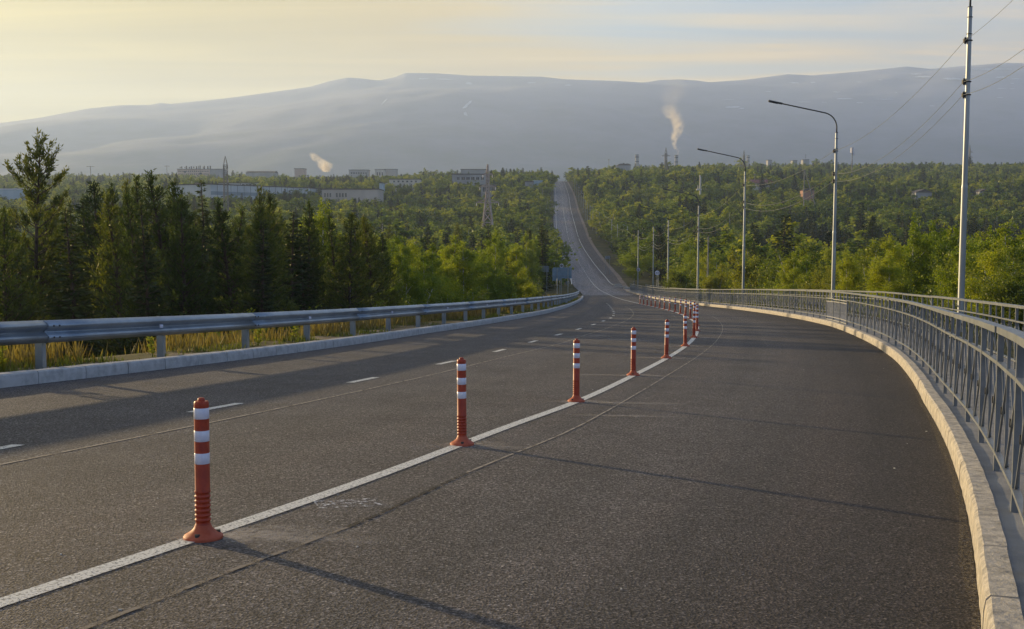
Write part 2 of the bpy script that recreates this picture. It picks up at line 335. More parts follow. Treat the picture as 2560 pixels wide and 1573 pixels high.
RAILW = noisy('railing_paint_light', (.30, .31, .33), (.40, .41, .42), 6, .5, .1, .5)
POLEM = noisy('lamp_post_galvanised', (.26, .29, .31), (.38, .41, .43), 2.0, .45, .5, .5, stretch=(1, 1, .2))
DARKM = noisy('dark_metal', (.03, .033, .037), (.06, .064, .07), 5, .5, .3, .5)
ORANGE = noisy('orange_plastic', (.27, .022, .004), (.38, .040, .008), 22, .48, 0, .5)
ORANGE_D = noisy('dusty_orange_plastic', (.36, .065, .025), (.46, .11, .055), 14, .6, 0, .4)
WHITE_R = noisy('white_reflective', (.62, .64, .78), (.72, .74, .86), 30, .35, 0, .5)
BLACK = noisy('black_rubber', (.012, .012, .013), (.02, .02, .022), 9, .6)
def terrain_mat():
    m, t, b = base_mat('terrain', .95, 0, .2)
    pos = N(t, 'ShaderNodeNewGeometry').outputs['Position']
    a = N(t, 'ShaderNodeTexNoise', ins={'Scale': .35, 'Detail': 8.0, 'Roughness': .65}); L(t, pos, a.inputs['Vector'])
    c = N(t, 'ShaderNodeTexNoise', ins={'Scale': 5.0, 'Detail': 6.0, 'Roughness': .7}); L(t, pos, c.inputs['Vector'])
    r = ramp(t, [(.3, (.035, .042, .014)), (.5, (.075, .072, .026)), (.7, (.15, .115, .05))], a.outputs[0])
    r2 = ramp(t, [(.3, .6), (.7, 1.3)], c.outputs[0])
    mx = N(t, 'ShaderNodeMix', data_type='RGBA', blend_type='MULTIPLY'); mx.inputs[0].default_value = 1; L(t, r.outputs[0], mx.inputs[6]); L(t, r2.outputs[0], mx.inputs[7])
    L(t, mx.outputs[2], b.inputs['Base Color'])
    bp = N(t, 'ShaderNodeBump', ins={'Strength': .8, 'Distance': .05}); L(t, c.outputs[0], bp.inputs['Height']); L(t, bp.outputs[0], b.inputs['Normal'])
    return m
TERR = terrain_mat()
SAND = noisy('sandy_verge', (.075, .062, .045), (.20, .165, .115), 9, .95, bump=.9, bscale=14, dist=.03)
GRAVEL = noisy('gravel_shoulder', (.17, .135, .115), (.30, .24, .20), 1.1, .95, bump=.5, bscale=20)
BARK_P = noisy('pine_bark', (.04, .03, .024), (.11, .075, .055), 3, .9, bump=.5)
BARK_B = noisy('birch_bark', (.10, .09, .08), (.55, .53, .49), 2.5, .8, lo=.42, hi=.5, stretch=(1, 1, 4))
PINE_L = leaf_mat('pine_needles', (.020, .040, .013), (.060, .092, .020), (.16, .17, .032), .38)
SPRUCE_L = leaf_mat('spruce_needles', (.014, .030, .014), (.034, .055, .019), (.07, .090, .026), .30)
BIRCH_L = leaf_mat('birch_leaves', (.065, .120, .014), (.17, .235, .018), (.34, .36, .028), .55)
WILLOW_L = leaf_mat('willow_leaves', (.060, .100, .016), (.15, .19, .024), (.28, .28, .038), .50)

# ------------------------------------------------------------------ terrain, road
def build_terrain():
    ys = np.concatenate([np.arange(-260, -20, 20), np.arange(-20, 60, 1.5), np.arange(60, 170, 3), np.arange(170, 420, 7), np.arange(420, 1100, 16),
                         np.arange(1100, 2000, 60), np.arange(2000, 8001, 500)])
    offs = np.concatenate([-np.array([5200, 3600, 2600, 1900, 1400, 1050, 800, 620, 480, 380, 300, 240, 190, 150, 120, 95, 78, 64, 54, 46, 40, 35]),
                           np.arange(-31, -6, 1.6), np.array([-.3, -.02]), np.array([.35, .65]), np.array([1.02, 1.3])])
    # columns: left side metres beyond the left edge, fractions across, right side metres beyond the right edge
    leftm = np.concatenate([[5200, 3600, 2600, 1900, 1400, 1050, 800, 620, 480, 380, 300, 240, 190, 150, 120, 95, 78, 64, 54, 46, 40, 35, 31], np.arange(28, 4, -1.7), [3.4, 2.6, 1.9, 1.4, .9, .4, .15, .02]])
    rightm = leftm[::-1]
    cols = [('l', v) for v in leftm] + [('m', v) for v in (.2, .5, .8)] + [('r', v) for v in rightm]
    V = np.zeros((len(ys), len(cols), 3))
    yc = np.clip(ys, -60, 1080); kl = X_KL(yc); kr = X_KR(yc)
    for j, (c, v) in enumerate(cols):
        x = kl - v if c == 'l' else kr + v if c == 'r' else kl + (kr - kl) * v
        V[:, j, 0] = x; V[:, j, 1] = ys; V[:, j, 2] = terr(x, ys)
    nr, nc = len(ys), len(cols); i = np.arange((nr-1)*(nc-1)); r, c = i // (nc-1), i % (nc-1); a = r*nc + c
    q = np.stack([a, a+1, a+nc+1, a+nc], 1)
    return struct(new_obj('ground', mesh_np('ground', V.reshape(-1, 3), q, TERR, True, quads=True)))
build_terrain()
def ys_list(y0, y1, k=1.0):
    out = [y0]; y = y0
    while y < y1: y += (.8 if y < 60 else 2 if y < 170 else 5 if y < 400 else 12) * k; out.append(min(y, y1))
    return np.array(out)
def sheet(name, xl, xr, ys, dz, mat, ncol=2, parent=None, zfun=zr):
    n = len(ys); V = np.zeros((n, ncol, 3)); uv = np.zeros((n, ncol, 2)); s = np.concatenate([[0], np.cumsum(np.hypot(np.diff(ys), np.diff(X_SOLID(ys))))])
    for j in range(ncol):
        t = j / (ncol - 1); x = xl * (1 - t) + xr * t
        V[:, j] = np.stack([x, ys, zfun(x, ys) + dz], 1); uv[:, j, 0] = x - X_SOLID(ys); uv[:, j, 1] = s
    i = np.arange((n-1)*(ncol-1)); r, c = i // (ncol-1), i % (ncol-1); a = r*ncol + c
    q = np.stack([a, a+1, a+ncol+1, a+ncol], 1)
    return new_obj(name, mesh_np(name, V.reshape(-1, 3), q, mat, True, quads=True, uv=uv.reshape(-1, 2)), parent)
ysr = np.concatenate([ys_list(-60, 960)])
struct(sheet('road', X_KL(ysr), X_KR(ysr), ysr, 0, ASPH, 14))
# markings -----------------------------------------------------------------------------------------
def line(name, xf, y0, y1, w, dz, mat, jit=0):
    ys = ys_list(y0, y1, .5); x = xf(ys); sl = np.gradient(x, ys); cs = np.sqrt(1 + sl**2)
    j = (rng.random(len(ys)) - .5) * jit
    return struct(sheet(name, x - w/2*cs + j, x + w/2*cs + j, ys, dz, mat))
line('lane_line', X_SOLID, -8, 238, .11, .005, PAINT)
def roadoff(a, b=0.0): return lambda y: X_SOLID(y) + a + b * y
yl = pch([(200, 10.5), (212, 11.1), (237, 12.3), (297, 14.4), (411, 16.6), (470, 18.3), (562, 21.5), (674, 25.8), (855, 31.5), (905, 33.2)])
yrr = pch([(205, 18.3), (222, 19.0), (237, 19.8), (297, 22.05), (411, 24.2), (470, 26), (562, 29), (674, 33.3), (855, 39), (905, 40.6)])
line('left_edge_line', yl, 210, 905, .17, .006, PAINT); line('right_edge_line', yrr, 208, 905, .17, .006, PAINT)
def arcpos(xf, y0, ds):                       # step along a curve by arc length
    y = y0; n = max(4, int(abs(ds) / .1)); h = ds / n
    for _ in range(n): y += h / math.hypot(1, (float(xf(y + .05)) - float(xf(y - .05))) / .1)
    return y
# centre dashes of the left carriageway, 1 m every 4 m
y = arcpos(X_DASH, 11.72, -12.0); root = bpy.data.objects.new('centre_line', None); COL.objects.link(root); struct(root)
for k in range(24):
    if 6.5 < y < 10: y = 8.27
    y2 = arcpos(X_DASH, y, 1.0)
    ys = np.linspace(y, y2, 4); x = X_DASH(ys)
    sheet('dash', x - .055, x + .055, ys, .005, PAINT, 2, root); y = arcpos(X_DASH, y, 4.0) if not 8 < y < 9 else 11.72
y = 240.0; root = bpy.data.objects.new('far_centre_line', None); COL.objects.link(root); struct(root)
while y < 900:
    L_ = 3 if y < 430 or y > 560 else 10
    ys = np.linspace(y, y + L_, 3); x = X_SOLID(ys); sheet('dash', x - .07, x + .07, ys, .007, PAINT, 2, root); y += 9 if y < 430 or y > 560 else 12
line('pavement_joint', X_SEAM1, 4, 76, .034, .004, SEAM, .006)
SEAM2 = masked('joint_sealant_dull', (.22, .19, .16), .85, .40, .54, 9, .1)[0]
line('pavement_joint', X_SEAM2, 2, 6.35, .030, .0045, SEAM2, .004)
line('tar_crack', X_SEAM2, 6.35, 8.3, .03, .0045, TAR, .006)
line('pavement_joint', X_SEAM2, 8.3, 60, .022, .0045, SEAM, .008)
# dust and paint scuffs left on the asphalt
DUST, tt, bb, rr_ = masked('dust_scuff', (.50, .45, .39), .9, .40, .68, 14, .12)
tcn = N(tt, 'ShaderNodeUVMap', uv_map='uv'); gr = N(tt, 'ShaderNodeTexGradient', gradient_type='SPHERICAL')
mpg = N(tt, 'ShaderNodeMapping'); mpg.inputs['Location'].default_value = (-1, -1, 0); mpg.inputs['Scale'].default_value = (2, 2, 1); L(tt, tcn.outputs[0], mpg.inputs[0]); L(tt, mpg.outputs[0], gr.inputs[0])
mm = N(tt, 'ShaderNodeMath', operation='MULTIPLY'); L(tt, rr_.outputs[0], mm.inputs[0]); L(tt, gr.outputs[0], mm.inputs[1])
m5 = N(tt, 'ShaderNodeMath', operation='MULTIPLY', ins={1: .9}); L(tt, mm.outputs[0], m5.inputs[0]); L(tt, m5.outputs[0], bb.inputs['Alpha'])
def scuff(x, y, w, l, ang=0, dz=.003, name='dust_scuff', mat=None):
    n = 9; V = []; U = []
    for i in range(n):
        for j in range(4):
            a = (i/(n-1) - .5) * w; b = (j/3 - .5) * l
            X = x + a*math.cos(ang) - b*math.sin(ang); Y = y + a*math.sin(ang) + b*math.cos(ang); V.append((X, Y, float(zr(X, Y)) + dz)); U.append((i/(n-1), j/3))
    q = [(i*4+j, i*4+j+1, (i+1)*4+j+1, (i+1)*4+j) for i in range(n-1) for j in range(3)]
    return struct(new_obj(name, mesh_np(name, V, q, mat or DUST, quads=True, uv=np.array(U))))

# ------------------------------------------------------------------ kerbs
def kerb(name, xf, side, y0, y1, mat, w=.2, h=.17, dark_joint=True):
    root = bpy.data.objects.new(name, None); COL.objects.link(root); struct(root)
    meshes = []
    for k in range(4):                       # four slightly different 1 m stones, rounded on the road edge
        b = MB(); rs = random.Random(k + len(name)); Lh = .492; n = 5
        prof = [(0, -.12), (0.004, h*.55), (.012, h - .022), (.03, h - .002), (w, h), (w, -.12)]
        ring = []
        for i in range(n + 1):
            yy = -Lh + 2*Lh*i/n
            ring.append([(px_ + rs.uniform(-.003, .003) * (0 < i < n), yy, pz_ + rs.uniform(-.003, .003) * (0 < i < n)) for px_, pz_ in prof])
        for i in range(n):
            for j in range(len(prof) - 1):
                f = [ring[i][j], ring[i+1][j], ring[i+1][j+1], ring[i][j+1]]
                b.poly(f if side < 0 else f[::-1])
        b.poly(ring[0] if side > 0 else ring[0][::-1]); b.poly(ring[-1][::-1] if side > 0 else ring[-1])
        b.v = [(v[0]*side, v[1], v[2]) for v in b.v]
        meshes.append(b.mesh('kerb_stone', mat))
    y = y0; k = 0
    while y < y1:
        ym = arcpos(xf, y, .5); y2 = arcpos(xf, y, 1.0)
        a = Vector((float(xf(y)), y, float(zr(xf(y), y)))); c = Vector((float(xf(y2)), y2, float(zr(xf(y2), y2))))
        d = (c - a).normalized(); xax = d.cross(Vector((0, 0, 1))).normalized(); zax = xax.cross(d)
        M = Matrix((xax, d, zax)).transposed().to_4x4(); M.translation = (a + c) / 2 + Vector((random.uniform(-.003, .003), 0, random.uniform(-.002, .002)))
        o = bpy.data.objects.new('kerb_stone', random.choice(meshes)); COL.objects.link(o); o.parent = root; o.matrix_basis = M
        y = y2; k += 1
    return root
kerb('left_kerb', X_KL, -1, 4, 128, CONC_L)
kerb('right_kerb', X_KR, 1, -1, 166, CONC, w=.135, h=.165)
# sidewalk slab behind the right kerb
yss = ys_list(-6, 166)
def offc(xf, d):
    def g(y):
        y = np.asarray(y, float); s = (xf(y + .2) - xf(y - .2)) / .4; return xf(y) + d * np.sqrt(1 + s*s)
    return g
def zr_flat(x, y): return zr(X_KR(np.asarray(y)), y)
s_ = sheet('sidewalk', offc(X_KR, .12)(yss), offc(X_KR, 1.85)(yss), yss, .145, CONC_P, 4, None, zr_flat); struct(s_)
# verges
ysv = ys_list(2, 128); struct(sheet('verge', offc(X_KL, -2.3)(ysv), offc(X_KL, -.19)(ysv), ysv, 0, SAND, 5, None,
      lambda x, y: zr(X_KL(np.asarray(y)), y) + .125 + vnoise(x, y, .7, 5) * .09 - .55*smooth((X_KL(np.asarray(y)) - x - 1.2) / 1.6)))
ysg = ys_list(168, 880); struct(sheet('gravel_shoulder', X_KR(ysg) - .02, X_KR(ysg) + np.interp(ysg, [168, 200, 400, 880], [1.5, 3.2, 3.4, 2.5]), ysg, .01, GRAVEL, 3, None,
      lambda x, y: zr(X_KR(np.asarray(y)), y) - .03 * (x - X_KR(np.asarray(y)))))

# ------------------------------------------------------------------ guardrail on the left
def frame(xf, y, zf=None):
    s = (float(xf(y + .1)) - float(xf(y - .1))) / .2; d = Vector((s, 1, 0)).normalized(); return d, Vector((d.y, -d.x, 0))
GR = offc(X_KL, -.48)
def kz(y): return float(zr(float(X_KL(y)), y))
def guardrail(name, rail, kzf, y0, y1, label, full=True):
    r = empty(name, (float(rail(y0)), y0, kzf(y0)), label, 'guardrail')
    W_ = [(.0, .0), (.012, -.012), (.045, -.03), (.078, -.062), (.078, -.092), (.045, -.118), (.012, -.142), (.004, -.155), (.012, -.168), (.045, -.192), (.078, -.218), (.078, -.248), (.045, -.28), (.012, -.298), (0, -.31)]
    y = y0; k = 0
    while y < y1:
        ye = arcpos(rail, y, 6.22); ys = np.linspace(y, min(ye, y1 + .4), 7 if full else 3); b = MB(); rows = []
        for j, yy in enumerate(ys):
            d, n = frame(rail, yy); p = Vector((float(rail(yy)), yy, kzf(yy) + .80)) + n * (.006 * (k % 2) + (.004 if j == 0 else 0))
            rows.append([p + n * (q[0] - .03) + Vector((0, 0, q[1])) for q in W_])
        nw = len(W_); V_ = np.array([tuple(p) for row in rows for p in row])
        Q_ = [(i*nw+j+1, (i+1)*nw+j+1, (i+1)*nw+j, i*nw+j) for i in range(len(rows)-1) for j in range(nw-1)]
        o = new_obj('rail_beam', mesh_np('rail_beam', V_, Q_, GALV, True, quads=True)); set_local(o, r, Matrix.Identity(4))
        sol = o.modifiers.new('thickness', 'SOLIDIFY'); sol.thickness = .006; sol.offset = -1
        if full and y < 45:
            for dzb in (-.075, -.235):
                for s in (.10, .22):
                    yb = y + s; d, n = frame(rail, yb); c = Vector((float(rail(yb)), yb, kzf(yb) + .80 + dzb + .0)) + n * .052
                    bb_ = MB(); bb_.tube([c, c + n * .016], .014, 6); set_local(bb_.build('bolt', DARKM), r, Matrix.Identity(4))
        y = arcpos(rail, y, 6.1); k += 1
    y = y0 + .05; pm = None
    while y < y1:
        d, n = frame(rail, y)
        if pm is None:
            b = MB(); b.box((0, 0, .34), (.11, .012, .80)); b.box((-.055, .04, .34), (.008, .08, .80)); b.box((.055, .04, .34), (.008, .08, .80)); b.box((.10, 0, .63), (.10, .10, .22)); pm = b.mesh('post', GALV)
        M = Matrix.Translation((float(rail(y)) - n.x * .17, y - n.y * .17, kzf(y) + .05)) @ Matrix.Rotation(math.atan2(n.y, n.x), 4, 'Z')
        o = bpy.data.objects.new('post', pm); COL.objects.link(o); set_local(o, r, M)
        y = arcpos(rail, y, 3.06)
    if full:
        y = arcpos(rail, y0, 2.82); rm = None
        b = MB(); b.poly([(0.0, -.035, -.04), (0.0, .035, -.028), (0.0, .035, .028), (0.0, -.035, .04)]); b.poly([(0.0, -.035, .04), (.0, .035, .028), (.03, .02, 0), (.03, -.02, 0)])
        b.box((.012, -.0, 0), (.006, .075, .062)); rm = b.mesh('reflector', [WHITE_R])
        while y < y1:
            d, n = frame(rail, y)
            # reflector faces back up the road, sitting in the groove of the beam
            M = Matrix.Translation((float(rail(y)) + n.x * .035, y + n.y * .035, kzf(y) + .80 - .155)) @ Matrix.Rotation(math.atan2(n.y, n.x) - .5, 4, 'Z') @ Matrix.Diagonal((.8, .8, .8, 1))
            o = bpy.data.objects.new('reflector', rm); COL.objects.link(o); set_local(o, r, M); y = arcpos(rail, y, 6.12)
    return r
guardrail('guardrail', GR, kz, 9.56, 124, 'long galvanised guardrail behind the left kerb, running to the dip')
GR2 = lambda y: X_KL(y) - .9
guardrail('guardrail', GR2, kz, 196, 470, 'distant thin guardrail along the left side of the road climbing the far hill', False)

# ------------------------------------------------------------------ pedestrian railings on the right
UB = MB(); UB.box((0, 0, 0), (1, 1, 1)); UNIT = UB.mesh('bar', RAILP); UB2 = MB(); UB2.box((0, 0, 0), (1, 1, 1)); UNITW = UB2.mesh('bar', RAILW)
UB3 = MB(); UB3.box((0, 0, 0), (1, 1, 1)); UNITB = UB3.mesh('clamp', BLACK)
def ubar(name, a, b, wn_, wt, n, root, me=None):       # n: horizontal normal of the fence; wn_ along n, wt across
    a = Vector(a); b = Vector(b); d = b - a; ln = d.length; d.normalize(); t = d.cross(n).normalized(); nn = t.cross(d)
    M = Matrix((nn * wn_, t * wt, d * ln)).transposed().to_4x4(); M.translation = (a + b) / 2
    o = bpy.data.objects.new(name, me or UNIT); COL.objects.link(o); set_local(o, root, M); return o
def mbar(b, a, c, wn_, wt, n):
    a = Vector(a); c = Vector(c); d = c - a; ln = d.length; d.normalize(); t = d.cross(n).normalized(); nn = t.cross(d)
    M = Matrix((nn, t, d)).transposed(); b.box((a + c) / 2, (wn_, wt, ln), M)
def railing(name, xf, y0, y1, label, n_ind, white=()):
    zf = lambda y: float(zr(float(X_KR(y)), y)) + .145
    root = empty(name, (float(xf(y0)), y0, zf(y0)), label, 'railing')
    y = y0; k = 0; rest = MB(); UP = Vector((0, 0, 1)); hs = None; nodes = [y0]
    while y < y1: y = arcpos(xf, y, 1.6); nodes.append(y)
    P = [Vector((float(xf(y)), y, zf(y))) for y in nodes]
    wob = [random.uniform(-.006, .006) for _ in P]
    for k in range(len(P)):
        d, n = frame(xf, nodes[k]); lean = n * random.uniform(-.008, .008)
        ubar('post', P[k] - UP * .02, P[k] + UP * .985 + lean, .04, .06, n, root)
        if k == len(P) - 1: break
        A, B = P[k], P[k+1]; T = B - A; ind = k < n_ind; wh = k in white; me = UNITW if wh else UNIT
        q = (B - A).normalized(); n = Vector((q.y, -q.x, 0)).normalized()
        # handrail: flat hollow section in 3-bay lengths, slightly out of line at the joints
        if k % 3 == 0:
            jj = min(k + 3, len(P) - 1)
            for e in range(k, jj):
                pass
            hb = MB(); off = Vector((0, 0, wob[k])) + n * (.012 if (k // 3) % 4 == 1 else 0)
            pts = [P[e] + UP * 1.005 + off for e in range(k, jj + 1)]
            for e in range(len(pts) - 1):
                ext = (pts[e+1] - pts[e]).normalized() * .012
                nn = Vector(((pts[e+1]-pts[e]).y, -(pts[e+1]-pts[e]).x, 0)).normalized()
                mbar(hb, pts[e] - (ext if e else ext*.2), pts[e+1] + (ext if e < len(pts)-2 else -ext*.3), .085, .045, nn)
            o = hb.build('handrail', RAILP); set_local(o, root, Matrix.Identity(4))
        m = .032 / T.length
        a0 = A + T * m; b0 = B - T * m
        mr = .765 if not wh else .765 + wob[k] * 4
        ubar('mid_rail', a0 + UP * mr, b0 + UP * mr, .04, .025, n, root, me); ubar('bottom_rail', a0 + UP * .13, b0 + UP * .13, .04, .025, n, root, me)
        z1, z0, zm = mr - .013, .143, .47
        def B_(na, p, q_, w=.018, w2=.018):
            if ind or wh: ubar(na, p, q_, w, w2, n, root, me)
            else: mbar(rest, p, q_, w, w2, n)
        def pt(u, z): return A + T * u + UP * z
        B_('baluster', pt(.5, .985), pt(.5, mr + .014), .02, .02)
        if wh:
            ubar('mid_rail', a0 + UP * .665, b0 + UP * .665, .03, .025, n, root, me); ubar('bottom_rail', a0 + UP * .03, b0 + UP * .03, .03, .025, n, root, me)
            for e in range(1, 12): ubar('baluster', pt(e/12, .655), pt(e/12, .143), .012, .02, n, root, me)
            continue
        B_('baluster', pt(.5, z1), pt(.5, z0))
        for u0 in (.03, .515):
            u1 = u0 + .455
            off = n * .0
            B_('lattice_bar', pt(u0, z1) , pt(u1, z0), .014, .020); B_('lattice_bar', pt(u0, z0) + n * .014, pt(u1, z1) + n * .014, .014, .020)
            um = (u0 + u1) / 2
            if ind: ubar('clamp', pt(um, zm - .025), pt(um, zm + .025), .026, .026, n, root, UNITB)
            else: mbar(rest, pt(um, zm - .03), pt(um, zm + .03), .03, .03, n)
    if rest.v:
        o = rest.build('lattice', RAILP); set_local(o, root, Matrix.Identity(4)); o['kind'] = 'stuff'
    return root
XR1 = offc(X_KR, .23); XR2 = offc(X_KR, 1.62)
railing('pedestrian_railing', XR1, -1.0, 160, 'grey steel railing with crossed lattice bars standing just behind the right kerb', 42, white=(24, 25, 26))
railing('pedestrian_railing', XR2, 6.0, 150, 'second grey lattice railing on the outer edge of the sidewalk, behind the first', 20)

# ------------------------------------------------------------------ delineator posts on the solid line
def make_delineator():
    b = MB(); prof = [(.001, .0), (.103, .0), (.104, .010), (.098, .020), (.075, .034), (.052, .05), (.044, .068), (.0415, .085)]
    base = MB(); base.lathe([(.104, .0), (.105, .010), (.100, .018), (.082, .028), (.060, .044), (.048, .058), (.0415, .075)], 28)
    body = [(.0415, .075)]
    for k in range(7):
        z = .082 + k * .0255; body += [(.0385, z), (.0372, z + .006), (.0395, z + .012), (.0425, z + .017), (.0425, z + .021)]
    zt = body[-1][1]; body += [(.0395, zt + .006), (.0390, .722), (.0385, .734), (.0345, .741), (.019, .742), (.018, .755), (.0145, .758), (.0001, .758)]
    bd = MB(); bd.lathe(body, 28)
    bands = []
    for zc in (.435, .556, .677):
        q = MB(); q.lathe([(.0392, zc - .030), (.0402, zc - .029), (.0402, zc + .027), (.0392, zc + .028)], 28); bands.append(q)
    me = [base.mesh('base', ORANGE_D, True), bd.mesh('body', ORANGE, True)] + [q.mesh('reflective_band', WHITE_R, True) for q in bands]
    sk = MB()
    for k in range(3):
        a = k * 2 * math.pi / 3 + .9; c = Vector((math.cos(a) * .078, math.sin(a) * .078, .026)); sk.tube([c - Vector((0, 0, .01)), c + Vector((0, 0, .012))], .014, 8)
    me.append(sk.mesh('anchor_bolt', DARKM))
    for m in me: shade_auto(m, 50)
    return me
DM = make_delineator(); DN = ['base', 'body', 'reflective_band', 'reflective_band', 'reflective_band', 'anchor_bolt']
ordn = ['nearest', 'second', 'third', 'fourth', 'fifth', 'sixth', 'seventh', 'eighth', 'ninth', 'tenth', 'eleventh', 'twelfth', 'thirteenth', 'fourteenth', 'fifteenth', 'sixteenth', 'seventeenth', 'eighteenth', 'nineteenth', 'twentieth', 'twenty-first', 'farthest']
y = 6.01; MEAS = [6.01, 9.74, 13.60, 17.75, 22.0, 26.3, 30.4, 34.35]
for k in range(22):
    x = float(X_SOLID(y)) + (.036, .016, -.006, -.004)[min(k, 3)]; z = float(zr(x, y))
    extra = ', its ribbed foot large in the left foreground' if k == 0 else ', last of the row' if k == 21 else ' away along the white line'
    r = empty('delineator_post', (x, y, z + .004), ('%s orange delineator post with three white bands' % ordn[k]) + extra, 'delineator post', 'orange and white delineator posts along the solid line')
    r.rotation_euler = (random.uniform(-.018, .018), random.uniform(-.005, .022) + (.012 if k == 0 else 0), random.uniform(0, 2))
    for nme, me in zip(DN, DM): o = bpy.data.objects.new(nme, me); COL.objects.link(o); o.parent = r
    # drilling dust smeared across the lane at each foot
    if k < 12:
        wdt = random.uniform(1.2, 2.2) * (1.5 if k in (2, 3, 4, 5) else 1); scuff(x + random.uniform(-.5, .5) - (.25 if k == 1 else 0), y + random.uniform(-.08, .12), wdt, .30 + .02 * k, random.uniform(-.04, .05), .0022 + .0001*k)
        scuff(x + .1, y + .1, .7, .5, 0, .0026 + .0001*k)
    y = MEAS[k + 1] if k + 1 < len(MEAS) else arcpos(X_SOLID, y, 4.0)
SPLASH, t_, b_, r_ = masked('white_paint_splash', (.62, .63, .66), .6, .52, .62, 26, 0)
scuff(-1.02, 7.05, .42, .26, .35, .0030, 'paint_splash', SPLASH)
scuff(-1.45, 6.2, 1.4, .45, .1, .0020); scuff(2.3, 31, 1.6, .8, 0, .0021); scuff(2.9, 29, 1.8, 1.0, 0, .0022); scuff(1.2, 12.2, 1.6, .25, 0, .0021)
GRIT = masked('kerb_grit', (.20, .17, .125), .95, .47, .66, 40, 0)[0]
for xf_, sg, y0_, y1_ in ((X_KR, -1, 3, 120), (X_KL, 1, 9, 110)):
    ys_ = ys_list(y0_, y1_, .5); w_ = .05 * np.abs(vnoise(ys_, ys_*0, 1.1, 51)) * 2
    a_, b_ = offc(xf_, sg * .004)(ys_), offc(xf_, sg * .035)(ys_) + sg * w_
    struct(sheet('grit', np.minimum(a_, b_), np.maximum(a_, b_), ys_, .0035, GRIT))
CHIPM = noisy('pale_chip', (.5, .48, .44), (.6, .58, .54), 5, .8)
cb_ = MB(); rs_ = random.Random(9)
for _ in range(34):
    yy = rs_.uniform(4.5, 30); xx = rs_.uniform(float(X_SOLID(yy)) - 3, float(X_KR(yy)) - .1); q_ = rs_.uniform(.004, .009)
    cb_.box((xx, yy, float(zr(xx, yy)) + q_*.3), (q_*1.6, q_, q_*.7), Matrix.Rotation(rs_.uniform(0, 3), 3, 'Z'))
o = cb_.build('loose_chippings', CHIPM); o['kind'] = 'stuff'; o['label'] = 'tiny pale stone chips scattered on the asphalt'
# ------------------------------------------------------------------ lamp posts and wires
def pole_ground(x, y):
    return float(terr(x, y)) if y > 160 else float(zr(float(X_KR(y)), y)) - .05
POLES = []
def lamp_post(px, D, topy, kind, label):
    x = (px - 1280) / F * D; z0 = pole_ground(x, D); zt = (HY - topy) / F * D * 1.0; H = zt - z0
    POLES.append((x, D, z0, H))
    r = empty('street_lamp', (x, D, z0), label, 'street lamp', 'lamp posts along the right side of the road')
    k = H / 9.0
    d, n = frame(X_KR, D); arm = -n                                # towards the road
    b = MB(); b.tube([(0, 0, -1.5), (0, 0, .45 * H)], [.105, .092], 12); b.tube([(0, 0, .45*H), (0, 0, .45*H + .1)], [.098, .085], 12); b.tube([(0, 0, .45 * H), (0, 0, H)], [.084, .064], 12)
    o = b.build('mast', POLEM, None, True); o.parent = r; shade_auto(o.data)
    b = MB(); b.tube([(0, 0, H), (0, 0, H + .02)], [.075, .075], 10); b.tube([(0, 0, H - .3), (0, 0, H - .28)], [.085, .085], 10); b.tube([(0, 0, H - .8), (0, 0, H - .78)], [.085, .085], 10)
    o = b.build('collar', DARKM); o.parent = r
    if kind:
        pts = [Vector((0, 0, H)), Vector((0, 0, H + .25))]
        for i in range(1, 9):
            a = i / 8 * math.radians(76); pts.append(Vector((0, 0, H + .25)) + arm * (.75 * (1 - math.cos(a))) + Vector((0, 0, .75 * math.sin(a))))
        e = pts[-1]; tip = e + arm * 2.2 + Vector((0, 0, .48)); pts.append(tip)
        b = MB(); b.tube(pts, .032, 8); o = b.build('bracket_arm', DARKM, None, True); o.parent = r
        dirn = (tip - e).normalized(); side = dirn.cross(Vector((0, 0, 1))).normalized(); up = side.cross(dirn)
        M = Matrix((dirn, side, up)).transposed(); b = MB()
        b.box(tip + dirn * .30, (.62, .22, .07), M); b.box(tip + dirn * .0 + up*.0, (.16, .10, .09), M); b.box(tip + dirn * .36 - up * .045, (.44, .18, .02), M)
        o = b.build('lamp_head', DARKM); o.parent = r
    for zz in (.90, .775, .735):
        b = MB(); c = arm * .11 + Vector((0, 0, H * zz)); b.box(c, (.10, .10, .12)); b.tube([c - Vector((0, 0, .1)), c + Vector((0, 0, .1))], .03, 6)
        b.tube([(0, 0, H * zz - .015), (0, 0, H * zz + .015)], [.10, .10], 10); o = b.build('insulator', BLACK); o.parent = r
    return r
lamp_post(2405, 35, 30, 1, 'nearest and tallest grey lamp post, behind the railings at the right picture edge')
lamp_post(2084, 57, 335, 1, 'grey lamp post with a dark curved arm against the blue mountain, second from the right')
lamp_post(1859, 81, 430, 1, 'third lamp post from the right, thin dark arm reaching left just above the tree line')
lamp_post(1745, 106, 515, 1, 'fourth lamp post from the right, behind the bushes beyond the railing bend')
lamp_post(1670, 131, 551, 1, 'lamp post just right of the white round sign with a dark bar')
lamp_post(1633, 156, 567, 1, 'lamp post just left of the white round sign with a dark bar')
lamp_post(1595, 182, 576, 1, 'lamp post carrying the small round sign by the railing end')
ftop = [(1568, 566), (1543, 560), (1528.7, 550), (1513.6, 539), (1497.7, 531), (1490, 526), (1481.6, 519.6), (1474.4, 513), (1467.5, 506), (1462.5, 500), (1457.5, 485), (1452, 475), (1446.5, 464), (1441, 455), (1436, 448)]
fr = ['first', 'second', 'third', 'fourth', 'fifth', 'sixth', 'seventh', 'eighth', 'ninth', 'tenth', 'eleventh', 'twelfth', 'thirteenth', 'fourteenth', 'fifteenth']
